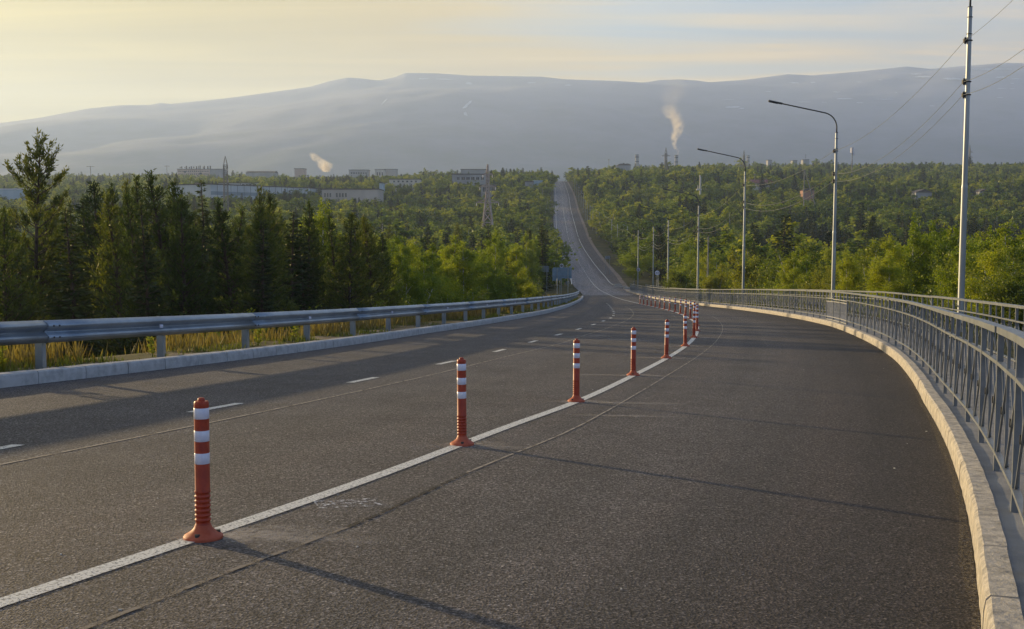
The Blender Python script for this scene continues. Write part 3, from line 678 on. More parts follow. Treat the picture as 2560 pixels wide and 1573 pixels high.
for i, (px, ty) in enumerate(ftop):
    # distance where a 9 m post beside the road reaches this row
    D = min(np.arange(205, 900, 2), key=lambda d: abs(float(terr((px - 1280)/F*d, d)) + 9.0 - (HY - ty)/F*d))
    x = (px - 1280)/F*D; z0 = float(terr(x, D)); H = (HY - ty)/F*D - z0
    r = empty('lamp_post', (x, float(D), z0), 'thin pale post beside the far climbing road, %s of that line counted uphill' % fr[i], 'street lamp', 'posts lining the far hill road')
    POLES.append((x, float(D), z0, H))
    b = MB(); b.tube([(0, 0, -1), (0, 0, H)], [.13, .09], 6); b.build('mast', POLEM).parent = r
    if i % 2 == 0: b = MB(); b.tube([(0, 0, H - .1), (-1.6, 0, H + .7)], .05, 5); b.build('bracket_arm', POLEM).parent = r
WIRE = noisy('wire_aluminium', (.25, .26, .25), (.33, .34, .32), 3, .5, .5, .4)
P0 = (8.3, 11.0, -2.05, 9.6)
chain = [P0] + POLES[:12]
wl = ['upper', 'middle', 'lower']
for i in range(len(chain) - 1):
    a, b_ = chain[i], chain[i+1]
    for j, zz in enumerate((.90, .775, .735)):
        if i > 6 and j: continue
        p = Vector((a[0] - .13, a[1], a[2] + a[3]*zz)); q = Vector((b_[0] - .13, b_[1], b_[2] + b_[3]*zz)); sag = .55 if j == 0 else .75
        n_ = 14; pts = []
        for k in range(n_ + 1): t = k / n_; s = p.lerp(q, t); s.z -= 4 * sag * t * (1 - t); pts.append(s)
        m = MB(); m.tube(pts, .0065 + .00005 * a[1], 4); o = m.build('overhead_wire', WIRE)
        on_ = ['', 'nearest', 'second', 'third', 'fourth', 'fifth', 'sixth', 'seventh', 'eighth', 'ninth', 'tenth', 'eleventh', 'twelfth']; where = 'running out of the picture top right from the nearest lamp post' if i == 0 else 'between the %s and %s lamp posts' % (on_[i], on_[i+1])
        tag(o, '%s overhead wire %s' % (wl[j], where), 'wire', 'wires strung along the lamp posts')

# ------------------------------------------------------------------ round signs, boards
def disc(b, c, r, n=24, mi=0, nrm=(0, -1, 0), t=.01):
    b.tube([Vector(c), Vector(c) + Vector(nrm) * t], r, n, mi)
SIGNW = noisy('sign_white', (.55, .56, .66), (.62, .63, .72), 5, .5); SIGNG = noisy('sign_grey', (.10, .11, .12), (.14, .15, .16), 5, .6)
SIGNK = noisy('sign_black', (.02, .022, .05), (.03, .032, .06), 5, .5); SIGNB = noisy('sign_back_blue_grey', (.12, .20, .28), (.17, .26, .35), 2, .45, .3)
SIGNB2 = noisy('sign_back_grey', (.16, .19, .22), (.22, .25, .28), 2, .5, .3)
def text_mesh(txt, size, mat, name):
    cu = bpy.data.curves.new('t', 'FONT'); cu.body = txt; cu.size = size; cu.align_x = 'CENTER'; cu.align_y = 'CENTER'; cu.extrude = .004
    o = bpy.data.objects.new('t', cu); COL.objects.link(o); bpy.context.view_layer.update()
    me = bpy.data.meshes.new_from_object(o.evaluated_get(bpy.context.evaluated_depsgraph_get())); bpy.data.objects.remove(o)
    me.materials.clear(); me.materials.append(mat); me.name = name; return me
p = at(1596, 674.5, 180.5); r = empty('round_sign', (p[0], p[1], p[2]), 'small round grey-ringed sign numbered 40, fixed to a lamp post at the railing end', 'road sign')
b = MB(); disc(b, (0, 0, 0), .30); b.build('ring', SIGNG).parent = r
b = MB(); disc(b, (0, -.012, 0), .28); b.build('face', SIGNW).parent = r
b = MB(); disc(b, (0, -.024, 0), .19); b.build('inner_disc', SIGNG).parent = r
o = bpy.data.objects.new('number', text_mesh('40', .22, SIGNW, 'number')); COL.objects.link(o); o.parent = r; o.location = (0, -.04, 0); o.rotation_euler = (math.pi/2, 0, 0)
b = MB(); b.box((0, .08, 0), (.06, .16, .06)); b.build('bracket', POLEM).parent = r
p = at(1643, 682.5, 150); z0 = float(terr(p[0], 150)); r = empty('round_sign', (p[0], 150, z0), 'larger round white sign with a dark bar of two cars, on its own grey post', 'road sign')
zc = p[2] - z0; b = MB(); b.tube([(0, .06, -.5), (0, .06, zc + .2)], .045, 8); b.tube([(.18, .06, -.5), (.18, .06, zc + .1)], .035, 8); b.build('post', POLEM).parent = r
b = MB(); disc(b, (0, 0, zc), .335); b.build('rim', SIGNG).parent = r
b = MB(); disc(b, (0, -.012, zc), .31); b.build('face', SIGNW).parent = r
b = MB()
for cx in (-.11, .11):
    b.box((cx, -.028, zc - .01), (.19, .006, .055)); b.box((cx, -.028, zc + .035), (.11, .006, .04))
    for wx in (-.055, .055): b.box((cx + wx, -.028, zc - .045), (.04, .006, .03))
b.build('car_symbol', SIGNK).parent = r
def board(px0, px1, py0, py1, D, legs, label, mat, gbase=None, brace=True):
    a = at(px0, py0, D); c = at(px1, py1, D); z0 = float(terr((a[0]+c[0])/2, D)); w = c[0]-a[0]; h = a[2]-c[2]
    r = empty('road_sign_board', ((a[0]+c[0])/2, D, z0), label, 'road sign'); zc = (a[2]+c[2])/2 - z0
    b = MB(); b.box((0, 0, zc), (w, .03, h)); b.build('panel', mat).parent = r
    for e, l in enumerate(legs):
        x = (l - 1280)/F*D - (a[0]+c[0])/2; b = MB(); b.tube([(x, -.06, -.6), (x, -.06, zc + h*.45)], .04, 8); b.build('leg', POLEM).parent = r
    if brace:
        for zz in (-.28, .28): b = MB(); b.box((0, -.03, zc + h*zz), (w*.96, .03, .05)); b.build('crossbar', SIGNB2).parent = r
    return r
board(1383, 1429, 669, 696, 132, (1393, 1420), 'blue-grey back of a two-legged road sign at the end of the guardrail', SIGNB)
board(1381, 1403, 672, 702, 136, (1400,), 'darker blue sign board partly hidden behind the two-legged board', SIGNB)
board(1333, 1372, 665, 680, 165, (1345, 1367), 'grey low sign board half lost in the bushes left of the two-legged board', SIGNB2)
board(1375, 1396, 644, 653, 200, (1386,), 'small pale blue-grey sign board above the two-legged board, near the road edge', SIGNB2, brace=False)
board(1376, 1393, 622, 628, 240, (1385,), 'tiny grey sign board farthest up the left road edge', SIGNB2, brace=False)
board(1512, 1526, 640, 648, 262, (1514, 1524), 'small blue-grey sign board right of the road at the foot of the hill', SIGNB2, brace=False)
p = at(1404, 664.5, 150); r = empty('round_sign', (p[0], 150, float(terr(p[0], 150))), 'small round sign peeking above the blue-grey sign board', 'road sign'); zc = p[2] - r.location.z
b = MB(); b.tube([(0, .03, -.4), (0, .03, zc)], .035, 6); b.build('post', POLEM).parent = r
b = MB(); disc(b, (0, 0, zc), .26); b.build('rim', SIGNW).parent = r; b = MB(); disc(b, (0, -.012, zc), .19); b.build('face', SIGNG).parent = r
# low concrete rubble beside the side-road mouth
CHIP = noisy('broken_concrete', (.38, .36, .33), (.55, .52, .47), 8, .9)
for i, (px, py, w) in enumerate([(1543, 711, 1.3), (1549, 716, 1.9), (1567, 719, .9)]):
    D = 205 - i * 12; q = at(px, py, D); z = float(terr(q[0], D)); b = MB(); rs = random.Random(i)
    b.box((0, 0, .12), (w, .7, .34), Matrix.Rotation(rs.uniform(-.4, .4), 3, 'Z')); b.box((w*.4, .1, .1), (w*.4, .5, .3), Matrix.Rotation(.7, 3, 'Z'))
    o = b.build('concrete_block', CHIP); o.location = (q[0], D, z + .02)
    tag(o, ['pale broken concrete block nearest the right road edge line end', 'longest pale concrete block beside the end of the right railing', 'small pale concrete block next to the railing end'][i], 'concrete block')

# ------------------------------------------------------------------ pylons, masts, utility poles
STEEL = noisy('pylon_steel', (.16, .15, .14), (.26, .25, .23), 1.3, .7, .3); STEELB = noisy('pylon_steel_brownish', (.34, .26, .22), (.50, .41, .36), 1.3, .7, .1)
def pylon(px, top, D, H, wb, wt, arms, label, mat=STEEL, th=.14, name='pylon', peak=True):
    t = at(px, top, D); z0 = t[2] - H; r = empty(name, (t[0], D, z0), label, 'pylon')
    def wid(z): return wb + (wt - wb) * min(1, z / (H * .62))**.8
    legs = MB(); br = MB(); zs = [0]; z = 0
    zt = H * (.86 if peak else 1.0)
    while z < zt - .5: z += max(1.5, wid(z) * 1.05); zs.append(min(z, zt))
    for sx, sy in ((-1, -1), (1, -1), (1, 1), (-1, 1)):
        for i in range(len(zs) - 1):
            a, b_ = wid(zs[i])/2, wid(zs[i+1])/2; legs.bar((sx*a, sy*a, zs[i]), (sx*b_, sy*b_, zs[i+1]), th*1.3)
        if peak: a = wid(zt)/2; legs.bar((sx*a, sy*a, zt), (0, 0, H), th)
    for i in range(len(zs) - 1):
        a, b_ = wid(zs[i])/2, wid(zs[i+1])/2
        for (p, q) in (((-1, -1), (1, -1)), ((1, -1), (1, 1)), ((1, 1), (-1, 1)), ((-1, 1), (-1, -1))):
            br.bar((p[0]*a, p[1]*a, zs[i]), (q[0]*b_, q[1]*b_, zs[i+1]), th*.7); br.bar((q[0]*a, q[1]*a, zs[i]), (p[0]*b_, p[1]*b_, zs[i+1]), th*.7)
            br.bar((p[0]*b_, p[1]*b_, zs[i+1]), (q[0]*b_, q[1]*b_, zs[i+1]), th*.7)
    legs.build('mast_legs', mat).parent = r; br.build('bracing', mat).parent = r
    for zf, half in arms:
        z = H * zf; w = wid(z)/2; m = MB()
        for s in (-1, 1):
            for yy in (-w, w): m.bar((s*w, yy, z), (s*half, 0, z), th*.8); m.bar((s*w, yy, z + half*.28), (s*half, 0, z), th*.8)
            m.bar((s*half*.55, 0, z), (s*half*.55, 0, z + half*.12), th*.6)
        m.build('crossarm', mat).parent = r
        for s in (-1, 1): q = MB(); q.tube([(s*half*.97, 0, z), (s*half*.97, 0, z - 1.1)], .10, 5); q.build('insulator', SIGNW).parent = r
    return r
pylon(563, 390, 480, 26, 1.9, 1.5, [(.80, .9), (.62, 1.0)], 'slender lattice mast standing in front of the long white factory hall', STEEL, .13, 'lattice_mast')
pylon(1219, 411, 400, 25, 4.6, .9, [(.86, 1.7), (.69, 2.8), (.47, 4.0)], 'pale rusty lattice pylon rising from the birches left of the road', STEELB, .38)
pylon(1665, 369, 900, 33, 4.5, 1.6, [(.80, 3.4), (.60, 5.0), (.42, 4.2)], 'dark lattice pylon with three crossarms left of the smoking chimney', STEEL, .26)
pylon(1860, 376, 1000, 32, 4, 1.2, [(.58, 3.8), (.38, 5.2)], 'dark lattice pylon on the ridge directly behind the third lamp post', STEEL, .26)
pylon(2425, 362, 1500, 33, 4, 1.4, [(.70, 4.5), (.5, 5.0)], 'faint far lattice pylon on the skyline just right of the nearest lamp post', STEEL, .3)
def utility(px, top, D, H, label, arm=1.3, brace=False, mat=None, w=.16):
    t = at(px, top, D); z0 = t[2] - H; r = empty('utility_pole', (t[0], D, z0), label, 'utility pole'); mat = mat or WOODP
    b = MB(); b.tube([(0, 0, -.5), (0, 0, H)], [w, w*.7], 7); b.build('pole', mat).parent = r
    if arm: b = MB(); b.box((0, 0, H - .5), (arm*2, w, w)); b.build('crossarm', mat).parent = r
    if brace: b = MB(); b.tube([(.1, 0, H - .3), (brace, 0, 0)], [w*.7, w], 7); b.build('strut', mat).parent = r
    return r
WOODP = noisy('weathered_wood_pole', (.20, .19, .18), (.32, .31, .29), 2, .85)
utility(226, 415, 900, 16, 'tall thin pole with crossarm on the far left skyline, right of the tall pine', 3.2, w=.3)
utility(417, 414, 950, 15, 'thin pole with short crossarm on the skyline left of the pinkish apartment block', 2.2, w=.3)
utility(949, 678, 75, 8, 'grey wooden pole at the edge of the conifers behind the guardrail', 0, w=.12)
utility(1074, 653, 105, 9, 'grey wooden pole with a slanting strut among the bright birches', 0, -2.2, w=.13)
utility(2011, 424, 430, 13, 'A-shaped pale pole above the small brick hut', .7, 4.2, w=.22)
utility(1887, 434, 650, 13, 'twin-topped pale pole in front of the red-roofed building', .9, w=.2)
utility(1771, 591, 118, 8, 'plain pale pole standing among the bushes between the third and fourth lamp posts', 0, w=.09)
utility(1522, 398, 1250, 16, 'thin dark mast on the skyline left of the hall with curved roofs', .9, w=.35)
# mobile mast with white antenna cluster
t = at(2131, 368, 800); H = 34; r = empty('antenna_mast', (t[0], 800, t[2] - H), 'slim mast with white antenna cluster on the skyline right of the second lamp post', 'antenna mast')
b = MB(); b.tube([(0, 0, -1), (0, 0, H - .5)], [.5, .28], 8); b.build('mast', WOODP).parent = r
for a in range(4):
    b = MB(); an = a * math.pi/2 + .4; b.box((math.cos(an)*.9, math.sin(an)*.9, H - 2.2), (.9, .5, 3.6), Matrix.Rotation(an + 1.57, 3, 'Z')); b.build('antenna', SIGNW).parent = r
b = MB(); b.box((.9, 0, H - 5), (1.3, .8, 1.3)); b.build('equipment_box', SIGNW).parent = r

# ------------------------------------------------------------------ buildings far behind
def wallm(n, c1, c2): return noisy(n, c1, c2, .12, .9, bump=.15, bscale=2, stretch=(1, 1, .35))
WB = {'white': wallm('white_panel_wall', (.42, .47, .50), (.60, .64, .65)), 'pink': wallm('pinkish_wall', (.50, .38, .34), (.62, .50, .44)), 'grey': wallm('grey_wall', (.27, .28, .30), (.38, .39, .40)),
      'tan': wallm('tan_wall', (.40, .36, .33), (.52, .47, .42)), 'blue': wallm('blue_panel_wall', (.30, .42, .52), (.42, .54, .62)), 'cream': wallm('cream_wall', (.52, .50, .45), (.66, .63, .56)), 'brick': wallm('brick_wall', (.34, .19, .15), (.52, .34, .28))}
ROOF = noisy('dark_roof', (.06, .055, .06), (.11, .10, .10), .5, .9); REDROOF = noisy('dull_red_roof', (.20, .08, .08), (.27, .12, .11), .3, .85); GLASS = noisy('dark_window_glass', (.02, .025, .03), (.05, .055, .06), .5, .25); BAND = wallm('grey_blue_band', (.20, .26, .30), (.28, .34, .38))
BOXES = []
def building(px0, px1, ptop, pbase, D, label, wall='grey', name='building', rows=(), depth=12, rot=0, roof='flat', roofm=None, bands=(), extra=None, cat='building', roofh=None, posts=0, D1=None):
    pm_ = (px0 + px1) / 2; dd_ = min(np.arange(D * .86, D * 1.6, 4), key=lambda q: abs(float(terr((pm_ - 1280)/F*q, q)) + 5.0 - (HY - pbase)/F*q) + abs(q - D)*.004)
    D1 = D1 * dd_ / D if D1 else None; D = float(dd_)
    a = at(px0, ptop, D); c = at(px1, ptop, D1 or D); base = min(float(terr(a[0], D)), float(terr(c[0], D1 or D))) - 1.5; v = Vector((c[0]-a[0], (D1 or D) - D, 0)); w = v.length; ang = math.atan2(v.y, v.x)
    BOXES.append((px0, px1, pbase - random.uniform(.1, .45) * (pbase - ptop), min(D, D1 or D)))
    H = a[2] - base; r = empty(name, (a[0], D, base), label, cat, rz=ang)
    def U(px): return (px - px0) / (px1 - px0) * w
    def Z(py): return at(px0, py, D)[2] - base
    b = MB(); b.box((w/2, depth/2, H/2), (w, depth, H)); b.build('wall', WB[wall]).parent = r
    if roof == 'flat': b = MB(); b.box((w/2, depth/2, H + .25), (w + .6, depth + .6, .5)); b.build('roof', roofm or ROOF).parent = r
    elif roof == 'gable':
        h = roofh or w*.22; b = MB(); o_ = .6
        b.poly([(-o_, -o_, H), (w/2, -o_, H+h), (w/2, depth+o_, H+h), (-o_, depth+o_, H)]); b.poly([(w/2, -o_, H+h), (w+o_, -o_, H), (w+o_, depth+o_, H), (w/2, depth+o_, H+h)])
        b.poly([(-o_, -o_, H), (w+o_, -o_, H), (w/2, -o_, H+h)]); b.poly([(w+o_, depth+o_, H), (-o_, depth+o_, H), (w/2, depth+o_, H+h)]); b.build('roof', roofm or ROOF).parent = r
    elif roof == 'long':
        h = roofh or 1.6; b = MB(); b.poly([(-.5, -.8, H), (w+.5, -.8, H), (w+.5, depth/2, H+h), (-.5, depth/2, H+h)]); b.poly([(w+.5, depth+.8, H), (-.5, depth+.8, H), (-.5, depth/2, H+h), (w+.5, depth/2, H+h)])
        b.poly([(-.5, -.8, H), (-.5, depth/2, H+h), (-.5, depth+.8, H)]); b.poly([(w+.5, -.8, H), (w+.5, depth+.8, H), (w+.5, depth/2, H+h)]); b.build('roof', roofm or ROOF).parent = r
    for (y0, y1) in bands: b = MB(); b.box((w/2, -.04, (Z(y0)+Z(y1))/2), (w*.995, .08, Z(y0)-Z(y1))); b.build('band', BAND).parent = r
    for (x0, x1, n, y0, y1, fill) in rows:
        X0, X1 = U(x0), U(x1); st = (X1-X0)/n; hh = Z(y0)-Z(y1); zc = (Z(y0)+Z(y1))/2
        b = MB(); b.box((0, -.03, 0), (st*fill, .10, hh)); fm = b.mesh('window', GLASS)
        q = MB(); q.box((0, -.09, -hh/2 - .06), (st*fill + .3, .2, .12)); q.box((0, -.09, 0), (.10, .06, hh)); sm = q.mesh('frame', WB['cream'])
        for i in range(n):
            o = bpy.data.objects.new('window', fm); COL.objects.link(o); o.parent = r; o.location = (X0 + st*(i+.5), 0, zc)
            s = bpy.data.objects.new('frame', sm); COL.objects.link(s); s.parent = o
    if extra: extra(r, w, H, depth, U, Z)
    return r
def vents(n, hmin=.6, hmax=1.8):
    def f(r, w, H, d, U, Z):
        rs = random.Random(int(w*10))
        for i in range(n): b = MB(); b.box((w*(i+.5)/n + rs.uniform(-.3, .3), d*rs.uniform(.2, .6), H + .5 + hmax*.4), (rs.uniform(.5, 1.4), 1, rs.uniform(hmin, hmax))); b.build('roof_vent', ROOF).parent = r
    return f
def seams(n):
    def f(r, w, H, d, U, Z):
        b = MB()
        for i in range(1, n): b.box((w*i/n, -.05, H*.5), (.14, .12, H))
        o = b.build('panel_joints', ROOF); o.parent = r; o['kind'] = 'stuff'
        vents(7, .4, 1.1)(r, w, H, d, U, Z)
    return f
building(526, 804, 461.5, 507, 560, 'long white factory hall with grey band beyond the dark conifers', 'white', 'factory_hall', rows=[(593, 617, 1, 497.5, 503, .95), (625, 655, 1, 497.5, 503, .95), (717, 740, 1, 498, 504, .95)], depth=30, bands=[(478, 487)], extra=seams(18), D1=630)
building(804.6, 946, 474, 505, 628, 'tan brick workshop with tall windows at the right end of the white hall', 'tan', 'workshop', rows=[(809, 829, 3, 483, 493, .5), (838, 868, 4, 483, 493, .55), (862, 886, 1, 501, 507, .95)], depth=24, extra=vents(4, .4, 1))
building(487, 501, 459, 480, 570, 'small square pinkish tower at the left end of the white hall', 'pink', 'stair_tower', depth=8)
building(470, 486, 471, 480, 572, 'low tan annex left of the pinkish stair tower', 'tan', 'annex', depth=8)
building(546, 646, 458.5, 466, 640, 'low flat roofed upper hall peeking above the white factory hall', 'white', 'upper_hall', depth=10, rows=[(612, 640, 3, 460.5, 465, .5)])
building(443, 524, 423.5, 440, 1100, 'pinkish apartment block with many roof vents on the left skyline', 'pink', 'apartment_block', rows=[(445, 522, 16, 427, 430, .45), (445, 522, 16, 434, 437, .45), (459, 465, 1, 428, 432, .9), (498, 504, 1, 432, 437, .9)], depth=14, extra=vents(14, 1.0, 4.0))
building(524.5, 556, 423.5, 440, 1103, 'grey blank end wing of the apartment block behind the lattice mast', 'grey', 'apartment_wing', depth=14)
building(615, 686, 431.5, 442, 1000, 'low grey brown shed roof on the left skyline right of the lattice mast', 'grey', 'shed', roof='long', roofh=2, depth=20, roofm=ROOF)
building(736, 761, 422.5, 440, 1150, 'small square pinkish tower block left of the left smoke plume', 'pink', 'tower_block', depth=12)
building(872, 921, 425.5, 441, 1150, 'grey flat-roofed block on the skyline right of the left smoke plume', 'grey', 'office_block', rows=[(876, 918, 7, 431, 435, .6)], depth=14)
building(937, 960, 424.5, 442, 1130, 'cream gabled wing with tall narrow windows left of a blank grey wall', 'cream', 'block_wing', rows=[(940, 959, 3, 431, 439, .45)], depth=14)
building(960.5, 991, 424, 442, 1130, 'blank grey blue end wall on the left skyline', 'grey', 'blank_block', depth=14)
building(973, 1050, 449, 462, 820, 'long low cream building half hidden by trees behind the open shed', 'cream', 'low_building', depth=12, rows=[(980, 1045, 6, 452, 456, .4)])
building(948, 958, 458, 472, 780, 'small pale blue gabled hut at the left end of the open shed', 'blue', 'hut', roof='gable', depth=8, roofh=.8)
# open shed with a canopy on posts
a = at(962, 459, 775); c = at(1006, 459, 775); r = empty('open_shed', (a[0], 775, a[2] - 9), 'open-sided shed with pale flat canopy among the trees left of centre', 'shed'); w = c[0]-a[0]
b = MB(); b.box((w/2, 4, 9), (w, 9, .45)); b.build('canopy', WB['cream']).parent = r
for i in range(6): b = MB(); b.box((w*(i+.1)/5.3, 0, 4.4), (.3, .3, 8.8)); b.build('post', WB['cream']).parent = r
b = MB(); b.box((w/2, 8.2, 4.4), (w*.95, .2, 8.4)); b.build('back_wall', WB['grey']).parent = r
BOXES.append((948, 1006, 472, 775))
building(902, 943, 477.5, 486, 690, 'pale blue low container building right of the tan workshop', 'blue', 'container_building', rows=[(910, 935, 3, 479.5, 483, .5)], depth=6)
building(1152, 1215, 424.5, 436, 705, 'upper storey of the big grey building left of the rusty pylon', 'grey', 'upper_storey', depth=14)
building(1130, 1222, 436.5, 462, 700, 'big grey building with a row of dark square windows behind the rusty pylon', 'grey', 'office_building', rows=[(1141, 1150, 1, 443, 450, .7), (1152, 1188, 3, 443, 450, .7), (1188, 1212, 2, 443, 450, .6)], depth=18)
building(1203, 1240, 464, 488, 600, 'dark grey porch building with white frame behind the rusty pylon', 'grey', 'porch_building', rows=[(1206, 1238, 3, 468, 480, .8)], depth=10)
building(1334, 1356, 453.5, 463, 760, 'small bright blue shed left of the road crest', 'blue', 'shed', roof='flat', depth=8, roofm=WB['blue'])
building(1313, 1333, 455, 462, 770, 'low grey garage beside the bright blue shed', 'grey', 'garage', depth=8)
building(-70, 72, 474, 497, 560, 'pale blue industrial hall behind the tall pine at the left edge', 'blue', 'industrial_hall', depth=20, roofm=SIGNW, roof='flat')
def humps(r, w, H, d, U, Z):
    for s in (.26, .74):
        b = MB(); n = 8; R = w*.25
        for i in range(n):
            a0 = math.pi*i/n; a1 = math.pi*(i+1)/n; p = [(w*s + math.cos(q)*R, yy, H + .3 + math.sin(q)*1.4) for q in (a0, a1) for yy in (0, d)]
            b.poly([p[0], p[1], p[3], p[2]])
        b.poly([(w*s + math.cos(math.pi*i/n)*R, 0, H + .3 + math.sin(math.pi*i/n)*1.4) for i in range(n+1)][::-1]); b.build('hump_roof', ROOF).parent = r
    b = MB(); b.box((w*.5, d*.5, H + 1.4), (1.8, 2, 2.2)); b.build('roof_cabin', ROOF).parent = r
building(1545, 1577, 413.5, 428, 1250, 'dark hall with two humped roofs on the right skyline', 'grey', 'humped_hall', depth=16, extra=humps)
building(1539, 1545, 416, 424, 1240, 'small sunlit cream gable beside the humped hall', 'cream', 'gable_end', depth=10)
building(1872, 1931, 458, 466, 620, 'long white building with a dull red roof behind the third lamp post', 'cream', 'red_roofed_building', roof='long', roofm=REDROOF, roofh=2.2, depth=10, rows=[(1875, 1930, 7, 460, 464, .45)])
building(1935, 1948, 458, 466, 625, 'small blue grey lean-to right of the red-roofed building', 'blue', 'lean_to', depth=6)
building(1920, 1930, 401, 412, 1350, 'small dark grey box block on the right skyline', 'grey', 'rooftop_block', depth=10)
building(1982, 1993, 402, 411, 1350, 'second small grey block on the right skyline', 'grey', 'rooftop_block', depth=10)
def ant(r, w, H, d, U, Z): b = MB(); b.tube([(w*.6, d/2, H), (w*.6, d/2, H + 7)], .18, 5); b.build('antenna', ROOF).parent = r
building(2008, 2023, 400, 411, 1350, 'flat-topped grey block with a thin antenna on the right skyline', 'grey', 'rooftop_block', depth=10, extra=ant)
building(2007, 2036, 476, 499, 420, 'small brick hut with dark gabled roof below the A-shaped pole', 'brick', 'hut', roof='gable', depth=5, roofh=1.0, rows=[(2026, 2032, 1, 482, 492, .6)])
building(2290, 2330, 481, 490, 480, 'dark low house with broad hipped roof in the trees left of the nearest lamp post', 'grey', 'house', roof='gable', depth=9, roofh=1.6)
building(2450, 2478, 479, 487, 520, 'second dark house roof in the trees right of the nearest lamp post', 'grey', 'house', roof='gable', depth=8, roofh=1.4)
def chimney(px0, px1, top, D, H, label, mat):
    t = at((px0+px1)/2, top, D); w = (px1-px0)/F*D/2; r = empty('chimney', (t[0], D, t[2]-H), label, 'chimney')
    b = MB(); b.tube([(0, 0, 0), (0, 0, H)], [w*1.25, w], 16, cap=True); o = b.build('stack', mat, None, True); o.parent = r; shade_auto(o.data)
    for k in (.93, .8): b = MB(); b.tube([(0, 0, H*k), (0, 0, H*k + 1.2)], [w*1.12, w*1.12], 16); b.build('band', ROOF).parent = r
    b = MB(); b.tube([(0, 0, H), (0, 0, H+.5)], [w*1.1, w*1.1], 16); b.build('rim', ROOF).parent = r; return r
chimney(1588, 1597, 388, 1500, 45, 'blunt grey concrete chimney without smoke left of the dark pylon', WB['grey'])
chimney(1687, 1695, 389, 1500, 45, 'grey chimney giving off the tall smoke plume', WB['grey'])
chimney(1867, 1874, 390, 1650, 40, 'faint broad chimney behind the pylon by the third lamp post', WB['grey'])
# bent white vent pipe
t = at(1751, 440, 560); r = empty('vent_pipe', (t[0], 560, t[2] - 9), 'bent white vertical pipe among the trees left of the third lamp post', 'pipe')
b = MB(); b.tube([(0, 0, 0), (0, 0, 8.2), (-.25, 0, 8.9), (.1, 0, 9.2)], .42, 8); b.build('pipe', WB['cream']).parent = r
b = MB(); b.box((-.6, 0, 2.4), (2.6, 1, .7)); b.build('platform', WB['cream']).parent = r; b = MB(); b.tube([(-1.1, 0, 2.6), (-1.1, 0, 4.6)], [.3, .12], 8); b.build('vent_cap', WB['cream']).parent = r
BOXES.append((1738, 1758, 476, 560)); BOXES.append((2003, 2040, 499, 420)); BOXES.append((1208, 1232, 522, 400)); BOXES.append((556, 570, 500, 480)); BOXES.append((1880, 1892, 470, 640))
BOXES.append((1650, 1680, 424, 900)); BOXES.append((2123, 2139, 386, 800))

# ------------------------------------------------------------------ mountains and snow
ridge = [(-2600, 420), (-1200, 372), (-400, 335), (0, 315), (104, 302), (234, 278), (312, 270), (385, 270), (411, 265), (437, 268), (572, 254), (702, 237), (780, 226), (832, 211), (874, 203), (905, 205),
         (952, 210), (988, 203), (1017, 191.5), (1092, 192.5), (1170, 198), (1280, 200), (1347.6, 201), (1410, 208), (1540, 213), (1602.5, 217.4), (1644, 210), (1696, 208.6), (1738, 212), (1769, 217.4),
         (1852, 210.6), (1961, 196), (2018.5, 200.8), (2133, 191), (2252.6, 177), (2315, 184), (2424, 174), (2492, 168.5), (2560, 169.6), (2900, 180), (3600, 230), (5200, 320)]
RX = np.array([a for a, _ in ridge], float); RY = np.array([b for _, b in ridge], float)
MD = 6200.0
_gx = np.arange(-3000, 5601, 20.0); _gy = np.interp(_gx, RX, RY); _k = np.exp(-(np.arange(-30, 31) * 20.0)**2 / (2 * 170.0**2)); RYS = np.convolve(np.pad(_gy, 30, mode='edge'), _k / _k.sum(), 'valid')
def mount_z(px, d):                                    # height on the azimuth of column px at forward distance d
    x = (px - 1280) / F * d
    t = np.clip((d - 2300) / (MD - 2300), 0, 1); m_ = smooth((t - .84) / .15)
    top = ((HY - np.interp(px, RX, RY)) * m_ + (HY - np.interp(px, _gx, RYS) - 16) * (1 - m_)) / F * MD; s = .12 * t + .88 * smooth(t) ** 1.25
    nz = vnoise(x, d, 900, 11) * 150 + vnoise(x, d, 380, 12) * 70 + vnoise(x, d, 150, 13) * 28 + vnoise(x, d, 60, 14) * 9
    z = 48 + (top - 48) * s + nz * smooth(t * 2.2) * (1 - smooth((t - .80) / .2)) * .42
    return x, z
def build_mountain():
    pxs = np.concatenate([np.arange(-2600, -100, 60), np.arange(-100, 2700, 7), np.arange(2700, 5200, 60)]); ds = np.concatenate([np.linspace(2250, 5600, 60), np.linspace(5680, MD, 16), [MD + 60, MD + 300, MD + 700]])
    PX, DD = np.meshgrid(pxs, ds); X, Z = mount_z(PX, np.minimum(DD, MD)); X = (PX - 1280) / F * DD
    Z = np.where(DD > MD, Z - (DD - MD) * .12 - 3, Z)
    Z[0] -= 30
    V = np.stack([X, DD, Z], -1).reshape(-1, 3); nr, nc = PX.shape; i = np.arange((nr-1)*(nc-1)); r, c = i // (nc-1), i % (nc-1); a = r*nc + c
    return struct(new_obj('mountain', mesh_np('mountain', V, np.stack([a, a+1, a+nc+1, a+nc], 1), MOUNT, True, quads=True)))
